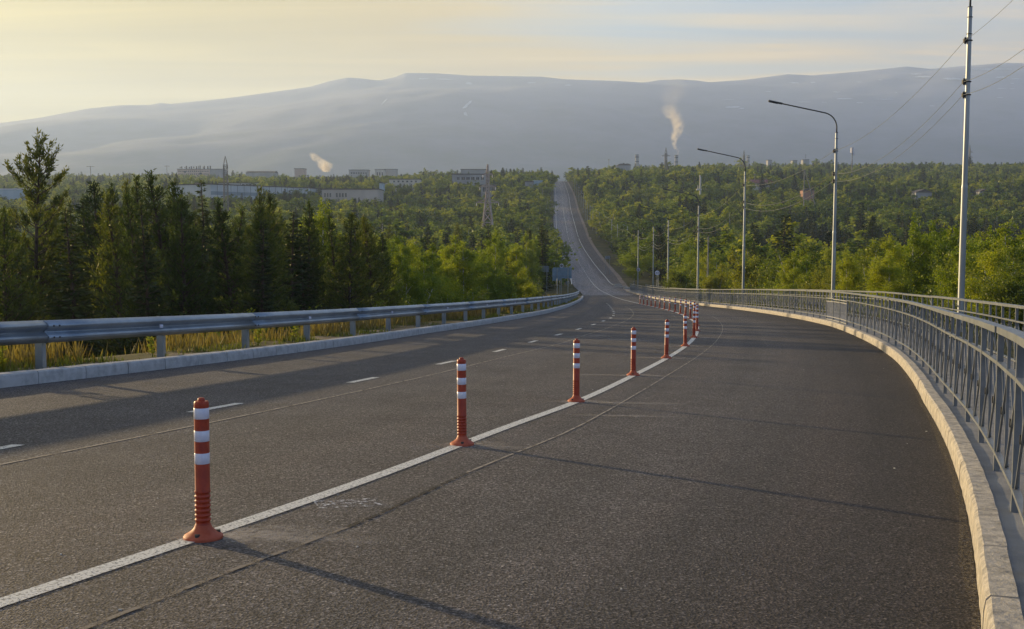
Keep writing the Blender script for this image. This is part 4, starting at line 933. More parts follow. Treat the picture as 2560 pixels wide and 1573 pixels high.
def mount_mat(name, zlo, zhi):
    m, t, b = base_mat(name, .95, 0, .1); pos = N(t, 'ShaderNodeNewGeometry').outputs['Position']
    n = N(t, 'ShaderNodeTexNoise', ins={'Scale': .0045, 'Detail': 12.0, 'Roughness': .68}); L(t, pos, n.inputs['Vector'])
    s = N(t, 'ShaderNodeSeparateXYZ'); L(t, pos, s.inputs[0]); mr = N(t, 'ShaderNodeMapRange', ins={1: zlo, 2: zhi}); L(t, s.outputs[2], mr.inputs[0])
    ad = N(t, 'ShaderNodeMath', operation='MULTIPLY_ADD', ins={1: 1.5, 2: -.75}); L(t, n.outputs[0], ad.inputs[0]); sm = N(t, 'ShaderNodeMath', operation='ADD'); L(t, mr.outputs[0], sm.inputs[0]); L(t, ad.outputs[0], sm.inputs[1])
    r = ramp(t, [(.0, (.10, .13, .15)), (.35, (.15, .17, .22)), (.7, (.22, .235, .30)), (1, (.26, .27, .34))], sm.outputs[0]); L(t, r.outputs[0], b.inputs['Base Color']); return m  # rock and scrub tones, with distance haze painted in as paler, bluer colour
MOUNT = mount_mat('mountain_rock_scrub_haze_tint', 100, 620); build_mountain()
# nearer shoulder hill
sh = [(300, 420), (560, 400), (700, 385), (780, 366), (900, 345), (1020, 322), (1150, 300), (1280, 283), (1380, 270), (1440, 266), (1520, 272), (1620, 292), (1740, 320), (1900, 360), (2100, 410)]
SX = np.array([a for a, _ in sh], float); SY = np.array([b for _, b in sh], float)
def build_shoulder():
    pxs = np.arange(300, 2101, 9.0); ds = np.linspace(3000, 5600, 40); PX, DD = np.meshgrid(pxs, ds); X = (PX-1280)/F*DD
    top = (HY - np.interp(PX, SX, SY)) / F * 4800; t = (DD - 3000) / 1800; Z = 40 + (top - 40) * np.where(t < 1, smooth(t)**1.1, 1 - .25*(t-1)**2)
    Z += (vnoise(X, DD, 500, 21) * 50 + vnoise(X, DD, 180, 22) * 18 + vnoise(X, DD, 60, 23)*6) * smooth(t*2) * np.clip((top - 60)/150, 0, 1) * .4
    nr, nc = PX.shape; i = np.arange((nr-1)*(nc-1)); r, c = i // (nc-1), i % (nc-1); a = r*nc + c
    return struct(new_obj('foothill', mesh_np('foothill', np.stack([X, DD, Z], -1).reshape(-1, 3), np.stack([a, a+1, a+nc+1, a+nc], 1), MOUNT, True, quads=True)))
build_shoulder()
SNOW = noisy('old_snow', (.36, .41, .48), (.62, .66, .74), .012, .8)
def on_mount(px, py):
    r = ray(px, py); r = r / r[1]; ds = np.linspace(2400, MD, 900); _, z = mount_z(np.full_like(ds, px), ds); k = np.where(r[2]*ds < z)[0]
    d = ds[k[0]] if len(k) else MD; return d
snow = [(2110, 247, 62, 3.2), (2210, 248, 60, 2.0), (2310, 192, 60, 5), (2380, 197, 60, 6), (2290, 185, 34, 3), (2420, 201, 40, 3), (2505, 193, 40, 4), (2540, 197, 34, 3), (2505, 221, 30, 3), (2530, 208, 14, 3), (2530, 222, 18, 2), (2090, 230, 24, 2.6), (2150, 257, 26, 3), (2330, 265, 18, 2),
        (1830, 268, 52, 5), (1855, 271, 18, 3), (1820, 249, 40, 2), (1985, 207, 34, 3.5), (2032, 206, 16, 3), (1920, 229, 18, 3), (1688, 244, 14, 3), (2010, 255, 50, 2), (2060, 256, 18, 2), (2485, 173, 130, 6), (2500, 244, 22, 2), (1172, 208, 22, 9), (1168, 262, 9, 26), (1164, 285, 12, 12), (960, 255, 4, 22), (1058, 197, 34, 4), (1110, 198, 50, 4), (1330, 207, 26, 3), (1420, 213, 22, 3), (590, 302, 26, 3), (560, 318, 10, 12), (2420, 186, 34, 2.5), (2200, 200, 16, 3), (2148, 205, 18, 2), (2240, 231, 10, 2)]
sr = bpy.data.objects.new('snow_fields', None); COL.objects.link(sr); struct(sr)
for px, py, w, h in snow:
    n = 18; ctr = []
    rs = random.Random(int(px*7+py)); pts = []
    slant = rs.uniform(-.04, .05) if w > h else .25
    for k in range(n):
        a = 2*math.pi*k/n; rr = .5*rs.uniform(.55, 1.0); qx = px + math.cos(a)*w*rr + (math.sin(a)*h*rr*slant*(-4 if h > w else 1)); qy = py + math.sin(a)*h*rr + slant*(math.cos(a)*w*rr); pts.append((qx, qy))
    def P3(qx, qy): d = on_mount(qx, qy) - 14; q = ray(qx, qy); q = q / q[1] * d; return tuple(q)
    V = [P3(px, py)] + [P3(*q) for q in pts]
    # lay the patch on the slope: triangles over a small fan, subdivided rim
    tri = [(0, 1 + k, 1 + (k+1) % n) for k in range(n)]
    o = new_obj('snow_patch', mesh_np('snow_patch', np.array(V), tri, SNOW, False), sr)

# ------------------------------------------------------------------ vegetation
def tri_leaves(c, d, ln, wd, rg, flat=None):
    """one long triangle pair (a thin kite) per leaf or needle spray"""
    n = len(c); d = d / (np.linalg.norm(d, axis=1, keepdims=True) + 1e-9)
    r = rg.normal(size=(n, 3)); s = np.cross(d, r); s /= (np.linalg.norm(s, axis=1, keepdims=True) + 1e-9)
    ln = np.asarray(ln).reshape(-1, 1); wd = np.asarray(wd).reshape(-1, 1)
    V = np.stack([c, c + d*ln*.45 + s*wd*.5, c + d*ln, c + d*ln*.45 - s*wd*.5], 1).reshape(-1, 3)
    i = np.arange(n)[:, None] * 4
    return V, np.concatenate([i + 0, i + 1, i + 2, i + 3], 1)
def add_tubes(segs, n=5):
    """segs: list of (p0, p1, r0, r1)"""
    m = MB()
    for a, b, r0, r1 in segs: m.tube([a, b], [r0, r1], n, cap=False)
    return m
def conifer(seed, H, R, kind, nleaf=1.0, lod=1.0):
    rg = np.random.default_rng(seed); C = []; D = []; LN = []; WD = []; TN = []; segs = []
    bend = rg.normal(0, .012, 2) * H; segs_t = [(0, 0)]
    def axis(z): t = z / H; return np.array([bend[0]*t*t*2, bend[1]*t*t*2, z])
    rt = .0105 * H + .03
    zs = np.linspace(-.8, H * .985, 9)
    for a, b in zip(zs[:-1], zs[1:]): segs.append((axis(a), axis(b), rt*(1 - max(a, 0)/H)**.8 + .012, rt*(1 - b/H)**.8 + .012))
    z = H * (.06 if kind == 'spruce' else .14 if kind == 'pine' else .36); k = 0
    z00 = z
    while z < H * .985:
        t = (z - z00) / (H - z00)
        if kind == 'spruce': Rz = R * (1 - t)**.85 * (.85 + .15*math.sin(k*1.3)); nb = 6 if t < .8 else 4; el = -.30 + .75*t
        elif kind == 'pine': Rz = R * (1 - t**1.12)**.88 * (.62 + .38*min(1, t*4)) * rg.uniform(.82, 1.1); nb = 5; el = .10 + .60*t
        else: Rz = R * (1 - t**2.2)**.6 * (.5 + .5*min(1, t*3)) * rg.uniform(.55, 1.15); nb = 4; el = -.05 + .8*t
        a0 = rg.uniform(0, 6.28)
        for j in range(nb):
            a = a0 + 2*math.pi*j/nb + rg.normal(0, .25); l = max(.12, Rz * rg.uniform(.6, 1.15)); e = el + rg.normal(0, .12)
            if kind == 'tall' and rg.random() < .22: continue
            p0 = axis(z + rg.normal(0, .05)); dv = np.array([math.cos(a)*math.cos(e), math.sin(a)*math.cos(e), math.sin(e)])
            curve = (.22 if kind != 'spruce' else .12) * l
            nseg = max(2, int(l / .5)); pts = [p0 + dv*l*s + np.array([0, 0, 1])*curve*s*s for s in np.linspace(0, 1, nseg+1)]
            rb = .010 + .011*l
            for q in range(nseg): segs.append((pts[q], pts[q+1], rb*(1-q/nseg)+.004, rb*(1-(q+1)/nseg)+.004))
            s0 = .08 if kind == 'spruce' else .28 if kind == 'pine' else .38
            m = max(3, int(l * (26 if kind == 'spruce' else 22 if kind == 'pine' else 26) * nleaf))
            if kind == 'spruce':
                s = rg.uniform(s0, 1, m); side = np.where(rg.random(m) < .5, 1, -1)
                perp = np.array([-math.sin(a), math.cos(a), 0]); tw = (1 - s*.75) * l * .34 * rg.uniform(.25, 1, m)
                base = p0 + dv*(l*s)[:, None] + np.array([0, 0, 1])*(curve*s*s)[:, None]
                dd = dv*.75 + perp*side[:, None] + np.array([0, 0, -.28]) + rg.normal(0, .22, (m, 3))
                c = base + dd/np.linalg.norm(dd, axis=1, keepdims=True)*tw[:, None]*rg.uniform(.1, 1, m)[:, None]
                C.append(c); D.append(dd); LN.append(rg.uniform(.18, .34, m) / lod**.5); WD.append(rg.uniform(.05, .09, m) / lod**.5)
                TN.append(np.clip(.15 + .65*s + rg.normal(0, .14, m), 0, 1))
            else:
                nt = max(2, int(l * (4.4 if kind == 'pine' else 4.6))); s = rg.uniform(s0, 1.02, nt)
                perp = np.array([-math.sin(a), math.cos(a), 0]); off = rg.uniform(-1, 1, nt) * (1.1 - s*.7) * l * .36
                tc_ = p0 + dv*(l*s)[:, None] + np.array([0, 0, 1])*(curve*s*s + rg.uniform(0, .16, nt))[:, None] + perp*off[:, None]
                up = np.array([0, 0, .65]) + dv*.6 + perp*np.sign(off)[:, None]*.35
                for q in range(nt):
                    if kind == 'tall': segs.append((p0 + dv*l*s[q]*.8, tc_[q], .010, .005))
                per = max(3, int(m / nt * 1.4)); T = np.repeat(tc_, per, 0); U = np.repeat(up, per, 0)
                dd = U + rg.normal(0, .62, (len(T), 3)); dn = dd/np.linalg.norm(dd, axis=1, keepdims=True)
                Ux = U/np.linalg.norm(U, axis=1, keepdims=True)
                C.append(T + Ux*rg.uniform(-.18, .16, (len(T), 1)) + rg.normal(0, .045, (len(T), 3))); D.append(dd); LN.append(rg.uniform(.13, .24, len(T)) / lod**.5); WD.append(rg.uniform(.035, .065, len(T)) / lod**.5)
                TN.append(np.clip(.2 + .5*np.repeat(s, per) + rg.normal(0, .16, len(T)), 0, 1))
        z += (H * .021 + .05) * (1.0 if kind == 'spruce' else 1.15) / (lod**-.2) * rg.uniform(.8, 1.2); k += 1
    # leader
    m = 24; c = axis(H*.97) + rg.normal(0, .05, (m, 3)) + np.array([0, 0, 1])*rg.uniform(-.3, .2, (m, 1)); C.append(c); D.append(rg.normal(0, .5, (m, 3)) + np.array([0, 0, 1.1])); LN.append(np.full(m, .2)); WD.append(np.full(m, .05)); TN.append(np.full(m, .8))
    C = np.concatenate(C); D = np.concatenate(D); LN = np.concatenate(LN); WD = np.concatenate(WD); TN = np.concatenate(TN)
    V, Q = tri_leaves(C, D, LN, WD, rg)
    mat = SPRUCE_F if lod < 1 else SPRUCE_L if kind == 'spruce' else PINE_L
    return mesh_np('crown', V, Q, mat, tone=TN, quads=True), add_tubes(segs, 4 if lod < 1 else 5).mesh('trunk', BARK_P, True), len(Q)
def broadleaf(seed, H, R, nl, ls, shape='birch', lod=1.0, mat=None):
    if mat is None and lod < 1: mat = BIRCH_F
    rg = np.random.default_rng(seed); segs = []; C = []; TN = []; DD = []
    lobes = []; nst = 1 if shape == 'birch' else rg.integers(3, 6)
    for s in range(nst):
        a = rg.uniform(0, 6.28); lean = 0.04 if nst == 1 else rg.uniform(.12, .4); hh = H * (1 if s == 0 else rg.uniform(.6, .95))
        def ax(z, a=a, lean=lean): return np.array([math.cos(a)*lean*z, math.sin(a)*lean*z, z])
        zs = np.linspace(-.6, hh*.93, 7)
        for p, q in zip(zs[:-1], zs[1:]): segs.append((ax(p), ax(q), (.011*H)*(1-max(p, 0)/hh)+.012, (.011*H)*(1-q/hh)+.012))
        nb = int((22 if nst == 1 else 9) * (1 if lod == 1 else .6))
        for b in range(nb):
            t = (b + rg.uniform(0, 1)) / nb; z = hh * (.16 + .80*t); ab = rg.uniform(0, 6.28); prof = math.sin(math.pi*min(1, (t*.82 + .16)))**.8
            l = R * prof * rg.uniform(.55, 1.12) * (1 if nst == 1 else .7); e = rg.uniform(.25, .85)
            p0 = ax(z - l*.35 if z - l*.35 > .3 else .3); d = np.array([math.cos(ab)*math.cos(e), math.sin(ab)*math.cos(e), math.sin(e)]); p1 = p0 + d*l*1.05
            segs.append((p0, p0 + d*l*.55 + np.array([0, 0, .04]), .008+.009*l, .006+.005*l)); segs.append((p0 + d*l*.55 + np.array([0, 0, .04]), p1, .006+.005*l, .004))
            lobes.append((p0 + d*l*.62, p1, l))
        lobes.append((ax(hh*.86), ax(hh*1.0), R*.3))
    wts = np.array([l[2]**1.6 + .1 for l in lobes]); wts /= wts.sum()
    for (p0, p1, l), w in zip(lobes, wts):
        # each limb carries many small sprays; leaves gather round them, leaving gaps between
        n = max(8, int(nl * w)); ns = max(3, int(n / (13 if lod == 1 else 5))); t = rg.uniform(-.15, 1.08, ns)[:, None]
        sp = p0 + (p1 - p0)*t + rg.normal(0, .17*l + .05, (ns, 3))*np.array([1, 1, .9])
        T = sp[rg.integers(0, ns, n)]; loose = .055 + .045*l
        c = T + rg.normal(0, loose, (n, 3)); C.append(c); DD.append(rg.normal(0, .8, (n, 3)) + np.array([0, 0, -.35]))
        TN.append(np.clip(rg.uniform(.2, .8) * .5 + .25 + rg.normal(0, .18, n), 0, 1))
    C = np.concatenate(C); DD = np.concatenate(DD); TN = np.concatenate(TN); C[:, 2] = np.maximum(C[:, 2], .1)
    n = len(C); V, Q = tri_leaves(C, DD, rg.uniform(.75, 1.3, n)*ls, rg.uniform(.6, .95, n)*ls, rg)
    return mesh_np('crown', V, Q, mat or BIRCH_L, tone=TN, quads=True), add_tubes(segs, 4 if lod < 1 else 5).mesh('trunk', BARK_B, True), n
# prototypes, all 10 m tall; copies are scaled
LIB = {'pine': [conifer(10+i, 10, 2.6, 'pine', 2.0) for i in range(4)], 'spruce': [conifer(20+i, 10, 1.9 + .25*i, 'spruce', 1.5) for i in range(4)],
       'birch': [broadleaf(30+i, 10, 2.5 + .3*(i % 3), 24000, .125, 'birch') for i in range(5)],
       'willow': [broadleaf(40+i, 6, 2.6 + .25*i, 20000, .115, 'bush', mat=WILLOW_L) for i in range(4)]}
NAT = {'pine': 10, 'spruce': 10, 'birch': 10, 'willow': 6}
KN = {'pine': ('pine_tree', 'pine tree'), 'spruce': ('spruce_tree', 'spruce tree'), 'birch': ('birch_tree', 'birch tree'), 'willow': ('willow_shrub', 'shrub')}
def plant(kind, v, x, y, H, label, group=None, wid=1.0, z=None, rz=None):
    z0 = float(terr(x, y)) - .15 if z is None else z
    r = empty(KN[kind][0], (x, y, z0), label, KN[kind][1], group, rz=random.uniform(0, 6.28) if rz is None else rz); s = H / NAT[kind]; r.scale = (s*wid, s*wid, s)
    cr, tr, _ = v if isinstance(v, tuple) else LIB[kind][v % len(LIB[kind])]
    for nme, me in (('crown', cr), ('trunk', tr)): o = bpy.data.objects.new(nme, me); COL.objects.link(o); o.parent = r
    return r
TREES = []
def hero(kind, v, px, py, D, label, wid=1.0, hmin=0, rz=None):
    t = at(px, py, D); g = float(terr(t[0], D)); TREES.append((t[0], D)); return plant(kind, v, t[0], D, t[2] - g + .15, label, None, wid, rz=rz)
tall = conifer(3, 10, 1.75, 'tall', 3.4)
hero('pine', tall, 70, 356, 52, 'tall lone pine with bare lower trunk towering over the left edge of the wood', .85, rz=.4)
hero('pine', 0, 250, 452, 50, 'dark pointed pine, first peak right of the tall lone pine', .9)
hero('pine', 1, 283, 466, 47, 'slim dark pine close right of the first peak', .8)
hero('pine', 2, 352, 441, 49, 'dark full pine whose tip stands over the gap left of the broad pine', .85)
hero('pine', 3, 428, 442, 46, 'broad dark pine with double tip below the apartment block', 1.15)
hero('pine', 1, 449, 452, 47, 'right-hand tip beside the broad dark pine', .9)
hero('spruce', 0, 514, 446, 54, 'narrow dark spruce standing against the left end of the factory hall', .72)
hero('pine', 2, 655, 469, 48, 'dark pine peak in front of the middle of the white factory hall', .9)
hero('pine', 0, 681, 480, 50, 'slightly lower pine peak right beside the one in front of the factory hall', .85)
hero('pine', 3, 583, 507, 45, 'rounded bushy pine between the narrow spruce and the factory hall peak', 1.1)
hero('pine', 1, 766, 508, 52, 'dark pine peak left of the yellow-green birch by the workshop', .85)
hero('pine', 0, 868, 530, 50, 'ragged dark pine below the right end of the tan workshop', 1.1)
hero('pine', 3, 935, 545, 53, 'brownish open-crowned pine at the right end of the dark conifers', 1.2)
hero('spruce', 1, 187, 500, 44, 'dark tree tip directly right of the tall lone pine', .8)
hero('pine', 2, 0, 520, 40, 'dark pine cut by the left edge of the picture', 1.0)
hero('pine', 1, 328, 452, 55, 'thin dark tip just left of the full pine', .7)
hero('birch', 0, 800, 507, 70, 'yellow-green birch glowing behind the dark pine peaks', .8)
hero('birch', 1, 1006, 612, 68, 'pointed light green birch standing alone right of the conifers', .75)
hero('birch', 2, 1010, 660, 58, 'low light green birch under the pointed one beside the wooden pole', 1.0)
hero('birch', 3, 1130, 588, 84, 'tall bright yellow-green birch in the middle of the left birch group', 1.0)
hero('birch', 4, 1240, 577, 92, 'bright birch with a slender tip nearest the sign boards', .8)
hero('birch', 0, 1290, 612, 96, 'rounded bright birch above the grey low sign board', 1.1)
hero('birch', 1, 1586, 592, 208, 'glowing yellow-green birch by the end of the railing left of the small round sign', 1.35)
hero('birch', 2, 2275, 548, 62, 'tallest bright yellow-green birch right of the second lamp post', .95)
hero('birch', 3, 2328, 550, 64, 'bright birch with a twin slim tip left of the nearest lamp post', .8)
hero('birch', 4, 2385, 565, 60, 'bright birch directly behind the nearest lamp post', 1.0)
hero('birch', 0, 2232, 588, 58, 'lower bright birch left of the tallest one', .9)
hero('birch', 1, 2525, 560, 57, 'olive green birch at the right edge of the picture', 1.2)
hero('birch', 2, 2450, 600, 66, 'darker green birch just right of the nearest lamp post', 1.0)
hero('willow', 0, 1705, 655, 120, 'light green bush left of the fourth lamp post, behind the railing', 1.3)
hero('willow', 1, 1792, 660, 98, 'light green bush with spiky shoots between the third and fourth lamp posts', 1.1)
hero('willow', 2, 1905, 628, 92, 'reddish olive bush behind the third lamp post', 1.3)
hero('willow', 3, 2010, 612, 84, 'broad olive willow bush left of the second lamp post', 1.4)
hero('willow', 0, 2085, 602, 80, 'olive willow bush directly behind the second lamp post', 1.3)
hero('willow', 1, 2150, 606, 74, 'grey-green willow bush right of the second lamp post', 1.2)

envL = pch([(-600, 560), (-200, 520), (0, 515), (200, 480), (300, 470), (450, 470), (620, 490), (780, 520), (900, 535), (990, 575), (1060, 600), (1150, 600), (1300, 640), (1390, 680)])
envR = pch([(1500, 690), (1640, 665), (1800, 665), (1900, 628), (2100, 603), (2200, 590), (2270, 555), (2400, 565), (2560, 565), (3200, 560)])
def cand(y0, y1, sp, px0=-220, px1=2780, jit=.42):
    out = []; y = y0
    while y < y1:
        s = sp(y) if callable(sp) else sp
        x0 = (px0-1280)/F*y; x1 = (px1-1280)/F*y; n = max(1, int((x1-x0)/s))
        xs = x0 + (np.arange(n) + .5) * s + rng.uniform(-jit, jit, n)*s; yy = y + rng.uniform(-jit, jit, n)*s
        out.append(np.stack([xs, yy], 1)); y += s * .92
    return np.concatenate(out)
def keep(x, y):
    ycl = min(max(y, -60), 1080); kl = float(X_KL(ycl)); kr = float(X_KR(ycl))
    if y > 905:
        px = 1280 + F*x/y; return not (1388 < px < 1422)
    if x < kl: return (kl - x) > np.interp(y, [0, 110, 128, 170, 240, 900], [5.5, 6.0, 13.0, 5.0, 2.8, 2.8])
    if x > kr: return (x - kr) > np.interp(y, [0, 120, 160, 200, 260, 900], [5.5, 5.0, 9, 11, 5.6, 4.6])
    return False
def hides(px, top, y, pxw):
    for a, b_, base, D in BOXES:
        if y < D - 1 and a - pxw < px < b_ + pxw and top < base: return base
    return None
groups = {}
cnt = {'pine': 0, 'spruce': 0, 'birch': 0, 'willow': 0}
lab = {}
GREEN = {'pine': 'dark pine', 'spruce': 'dark spruce', 'birch': 'green birch', 'willow': 'willow bush'}
LM = [(-120, 'cut by the left picture edge'), (75, 'around the tall lone pine'), (187, 'just right of the tall lone pine'), (260, 'below the first dark pine peak'), (345, 'below the full pine tip'), (430, 'below the broad double-tipped pine'),
      (514, 'around the narrow dark spruce'), (583, 'below the slender lattice mast'), (660, 'below the middle of the factory hall'), (766, 'below the right end of the factory hall'), (868, 'below the tan workshop'), (945, 'around the grey wooden pole'),
      (1010, 'around the pointed light birch'), (1074, 'around the pole with a strut'), (1130, 'around the tall bright left birch'), (1219, 'below the rusty pylon'), (1290, 'beside the low grey sign board'), (1370, 'beside the two-legged sign board'),
      (1500, 'right of the far climbing road'), (1596, 'around the small round sign'), (1643, 'around the white round sign'), (1690, 'left of the fourth lamp post'), (1745, 'behind the fourth lamp post'), (1800, 'between the fourth and third lamp posts'),
      (1859, 'behind the third lamp post'), (1940, 'right of the third lamp post'), (2010, 'left of the second lamp post'), (2084, 'behind the second lamp post'), (2150, 'right of the second lamp post'), (2225, 'left of the tallest bright birch'),
      (2285, 'around the tallest bright birch'), (2345, 'left of the nearest lamp post'), (2405, 'behind the nearest lamp post'), (2470, 'right of the nearest lamp post'), (2550, 'cut by the right picture edge')]
def zone(px, y):
    return min(LM, key=lambda q: abs(q[0] - px))[1], ('front rank' if y < 62 else 'second rank' if y < 90 else 'third rank' if y < 125 else 'rear rank')
SEEN = set()
def tree_label(k, px, y, H, wd):
    s_, d_ = zone(px, y); a_ = 'tall' if H > NATH[k] * 1.08 else 'low' if H < NATH[k] * .88 else 'middling'; b_ = 'broad' if wd > 1.02 else 'slim'
    for t_ in ('%s %s, %s %s' % (a_, GREEN[k], d_, s_), '%s %s %s, %s %s' % (a_, b_, GREEN[k], d_, s_)):
        if t_ not in SEEN: break
    SEEN.add(t_); return t_
NATH = {'pine': 8.6, 'spruce': 8.6, 'birch': 7.6, 'willow': 4.6}
def species(px, y, x):
    u = rng.random(); n = float(vnoise(x, y, 45, 31)) + .5
    if px < 930 and y < 125: return 'pine' if u < .60 else 'spruce' if u < .95 or y < 75 else 'birch'
    if px < 1400 and y < 130: return 'birch' if u < .56 else 'spruce' if u < .72 else 'pine' if u < .86 else 'willow'
    if px >= 1400 and y < 130: return 'willow' if u < .40 else 'birch'
    return 'spruce' if n > .70 else 'birch' if u < .72 else 'willow' if u < .86 else 'pine'
for x, y in cand(32, 178, lambda y: 2.75 + y*.016):
    px, _ = pix(x, y, float(terr(x, y)))
    if not keep(x, y) or any((x-a)**2 + (y-b)**2 < 2.6 for a, b in TREES): continue
    k = species(px, y, x)
    if cnt[k] >= 285: continue
    if (x < X_KL(y) and y < 36) or (px < -140): continue
    H = {'pine': rng.uniform(7.5, 11), 'spruce': rng.uniform(7, 11.5), 'birch': rng.uniform(6, 9.5), 'willow': rng.uniform(3.4, 6)}[k]
    g = float(terr(x, y)); env = float(envL(px)) if px < 1400 else float(envR(px)) if y < 150 else 590
    env += rng.uniform(0, 42) + (15 if y > 100 else 0); Hmax = (HY - env)/F*y - g
    if y < 150: H = min(H, Hmax)
    if H < 2.2: continue
    top = pix(x, y, g + H)[1]; hb = hides(px, top, y, 6)
    if hb is not None and y > 60: H = (HY - hb - 4)/F*y - g
    if H < 2.2: continue
    # on the left near the frame edge keep crowns below the sun line so the road stays lit
    wd = rng.uniform(.85, 1.2); plant(k, int(rng.integers(0, 8)), x, y, H, tree_label(k, px, y, H, wd), {'pine': 'pines', 'spruce': 'spruces', 'birch': 'birches', 'willow': 'willow bushes'}[k] + (' left of the road' if px < 1400 else ' right of the road'), wd); cnt[k] += 1
print('individual trees', cnt)

# the far woods: tens of thousands of crowns reading as one mass
BIRCH_F = leaf_mat('far_birch_leaves', (.050, .092, .016), (.17, .235, .024), (.37, .39, .042), .36, .75); WILLOW_F = leaf_mat('far_willow_leaves', (.05, .09, .018), (.14, .19, .024), (.30, .31, .045), .34, .75); SPRUCE_F = leaf_mat('far_spruce_needles', (.012, .026, .013), (.03, .048, .018), (.055, .075, .022), .15, .6)
FAR = [conifer(60, 10, 2.2, 'spruce', .30, .22), conifer(61, 10, 2.0, 'spruce', .30, .22), conifer(62, 10, 2.7, 'pine', .28, .22),
       broadleaf(70, 10, 3.1, 1900, .46, 'birch', .5), broadleaf(71, 10, 2.7, 1900, .46, 'birch', .5), broadleaf(72, 10, 3.3, 1900, .46, 'birch', .5), broadleaf(73, 8, 3.4, 1700, .44, 'bush', .5, WILLOW_F), broadleaf(74, 10, 3.0, 1900, .46, 'birch', .5)]
def join_meshes(cr, tr, name):
    me = bpy.data.meshes.new(name); n1 = len(cr.vertices); n2 = len(tr.vertices); co = np.zeros((n1+n2)*3, np.float32); t = np.zeros(n2*3, np.float32); c = np.zeros(n1*3, np.float32)
    cr.vertices.foreach_get('co', c); tr.vertices.foreach_get('co', t); co[:n1*3] = c; co[n1*3:] = t
    f = [tuple(p.vertices) for p in cr.polygons] + [tuple(v + n1 for v in p.vertices) for p in tr.polygons]; me.from_pydata(co.reshape(-1, 3).tolist(), [], f)
    a = me.attributes.new('tone', 'FLOAT', 'FACE'); q = np.zeros(len(f), np.float32); s = np.zeros(len(cr.polygons), np.float32); cr.attributes['tone'].data.foreach_get('value', s); q[:len(s)] = s; a.data.foreach_set('value', q)
    me.materials.append(cr.materials[0]); me.materials.append(tr.materials[0]); mi = np.zeros(len(f), np.int32); mi[len(s):] = 1; me.polygons.foreach_set('material_index', mi); me.update(); return me
pc = bpy.data.collections.new('far_tree_kinds')
for i, (c, t, _) in enumerate(FAR): o = bpy.data.objects.new('far_tree_kind_%02d' % i, join_meshes(c, t, 'far_tree')); pc.objects.link(o)
pts = []; vid = []; scl = []; rot = []
C_ = cand(150, 1480, lambda y: 5.0 + y*.0050, -120, 2680, .46)
G_ = terr(C_[:, 0], C_[:, 1]); NB = vnoise(C_[:, 0], C_[:, 1], 60, 31) + .5; NB2 = vnoise(C_[:, 0], C_[:, 1], 22, 33) + .5; NB3 = vnoise(C_[:, 0], C_[:, 1], 90, 36) + .5
used = np.array([(o.location.x, o.location.y) for o in COL.objects if o.get('category') in ('birch tree', 'pine tree', 'spruce tree', 'shrub') and o.location.y > 140])
for (x, y), g, nb, nb2, nb3 in zip(C_, G_, NB, NB2, NB3):
    if not keep(x, y): continue
    px = 1280 + F*x/(y)                                   # column, near enough
    if y < 178 and len(used) and ((used[:, 0]-x)**2 + (used[:, 1]-y)**2).min() < 6: continue
    spr = (px > 1880 and 215 < y < 400) or nb > .80
    u = rng.random()
    if spr: v = rng.integers(0, 3) if u < .85 else rng.integers(3, 8)
    else: v = rng.integers(3, 8) if u < .84 else rng.integers(0, 3)
    H = rng.uniform(5.6, 10.2) * (1.3 if rng.random() < .06 else 1) * (.78 + .45*nb2) * (.8 + .35*nb3) * (1.15 if (v < 3) else 1)
    if px < 1400 and y > 500: H *= .9
    if 1740 < px < 2600 and 380 < y < 470 and nb3 < .45: H *= .6
    top = pix(x, y, g + H)[1]; hb = hides(px, top, y, 1.5)
    if hb is not None: H = (HY - hb - 1 - rng.uniform(0, 3))/F*y - g
    if H < 2.0: continue
    pts.append((x, y, g - .2)); vid.append(int(v)); s = H / (8 if v == 6 else 10); w_ = rng.uniform(1.35, 2.0) if v > 2 else rng.uniform(.95, 1.3); scl.append((s*w_, s*w_*rng.uniform(.85, 1.15), s)); rot.append(rng.uniform(0, 6.28))
print('far trees', len(pts))
pm = bpy.data.meshes.new('woodland'); pm.vertices.add(len(pts)); pm.vertices.foreach_set('co', np.array(pts, np.float32).ravel())
a = pm.attributes.new('vid', 'INT', 'POINT'); a.data.foreach_set('value', np.array(vid, np.int32))
a = pm.attributes.new('scl', 'FLOAT_VECTOR', 'POINT'); a.data.foreach_set('vector', np.array(scl, np.float32).ravel())
a = pm.attributes.new('rot', 'FLOAT_VECTOR', 'POINT'); a.data.foreach_set('vector', np.stack([np.zeros(len(rot)), np.zeros(len(rot)), rot], 1).astype(np.float32).ravel())
wood = new_obj('woodland', pm); wood['kind'] = 'stuff'; wood['label'] = 'mixed birch and spruce woodland covering the valley and far hills'
ng = bpy.data.node_groups.new('woodland', 'GeometryNodeTree'); ng.interface.new_socket('Geometry', in_out='INPUT', socket_type='NodeSocketGeometry'); ng.interface.new_socket('Geometry', in_out='OUTPUT', socket_type='NodeSocketGeometry')
gi = ng.nodes.new('NodeGroupInput'); go = ng.nodes.new('NodeGroupOutput'); ip = ng.nodes.new('GeometryNodeInstanceOnPoints'); ci = ng.nodes.new('GeometryNodeCollectionInfo')
ci.inputs['Collection'].default_value = pc; ci.inputs['Separate Children'].default_value = True; ci.inputs['Reset Children'].default_value = True
def na(n, t): q = ng.nodes.new('GeometryNodeInputNamedAttribute'); q.data_type = t; q.inputs[0].default_value = n; return q.outputs[0]
ng.links.new(gi.outputs[0], ip.inputs['Points']); ng.links.new(ci.outputs[0], ip.inputs['Instance']); ip.inputs['Pick Instance'].default_value = True
ng.links.new(na('vid', 'INT'), ip.inputs['Instance Index']); ng.links.new(na('scl', 'FLOAT_VECTOR'), ip.inputs['Scale'])
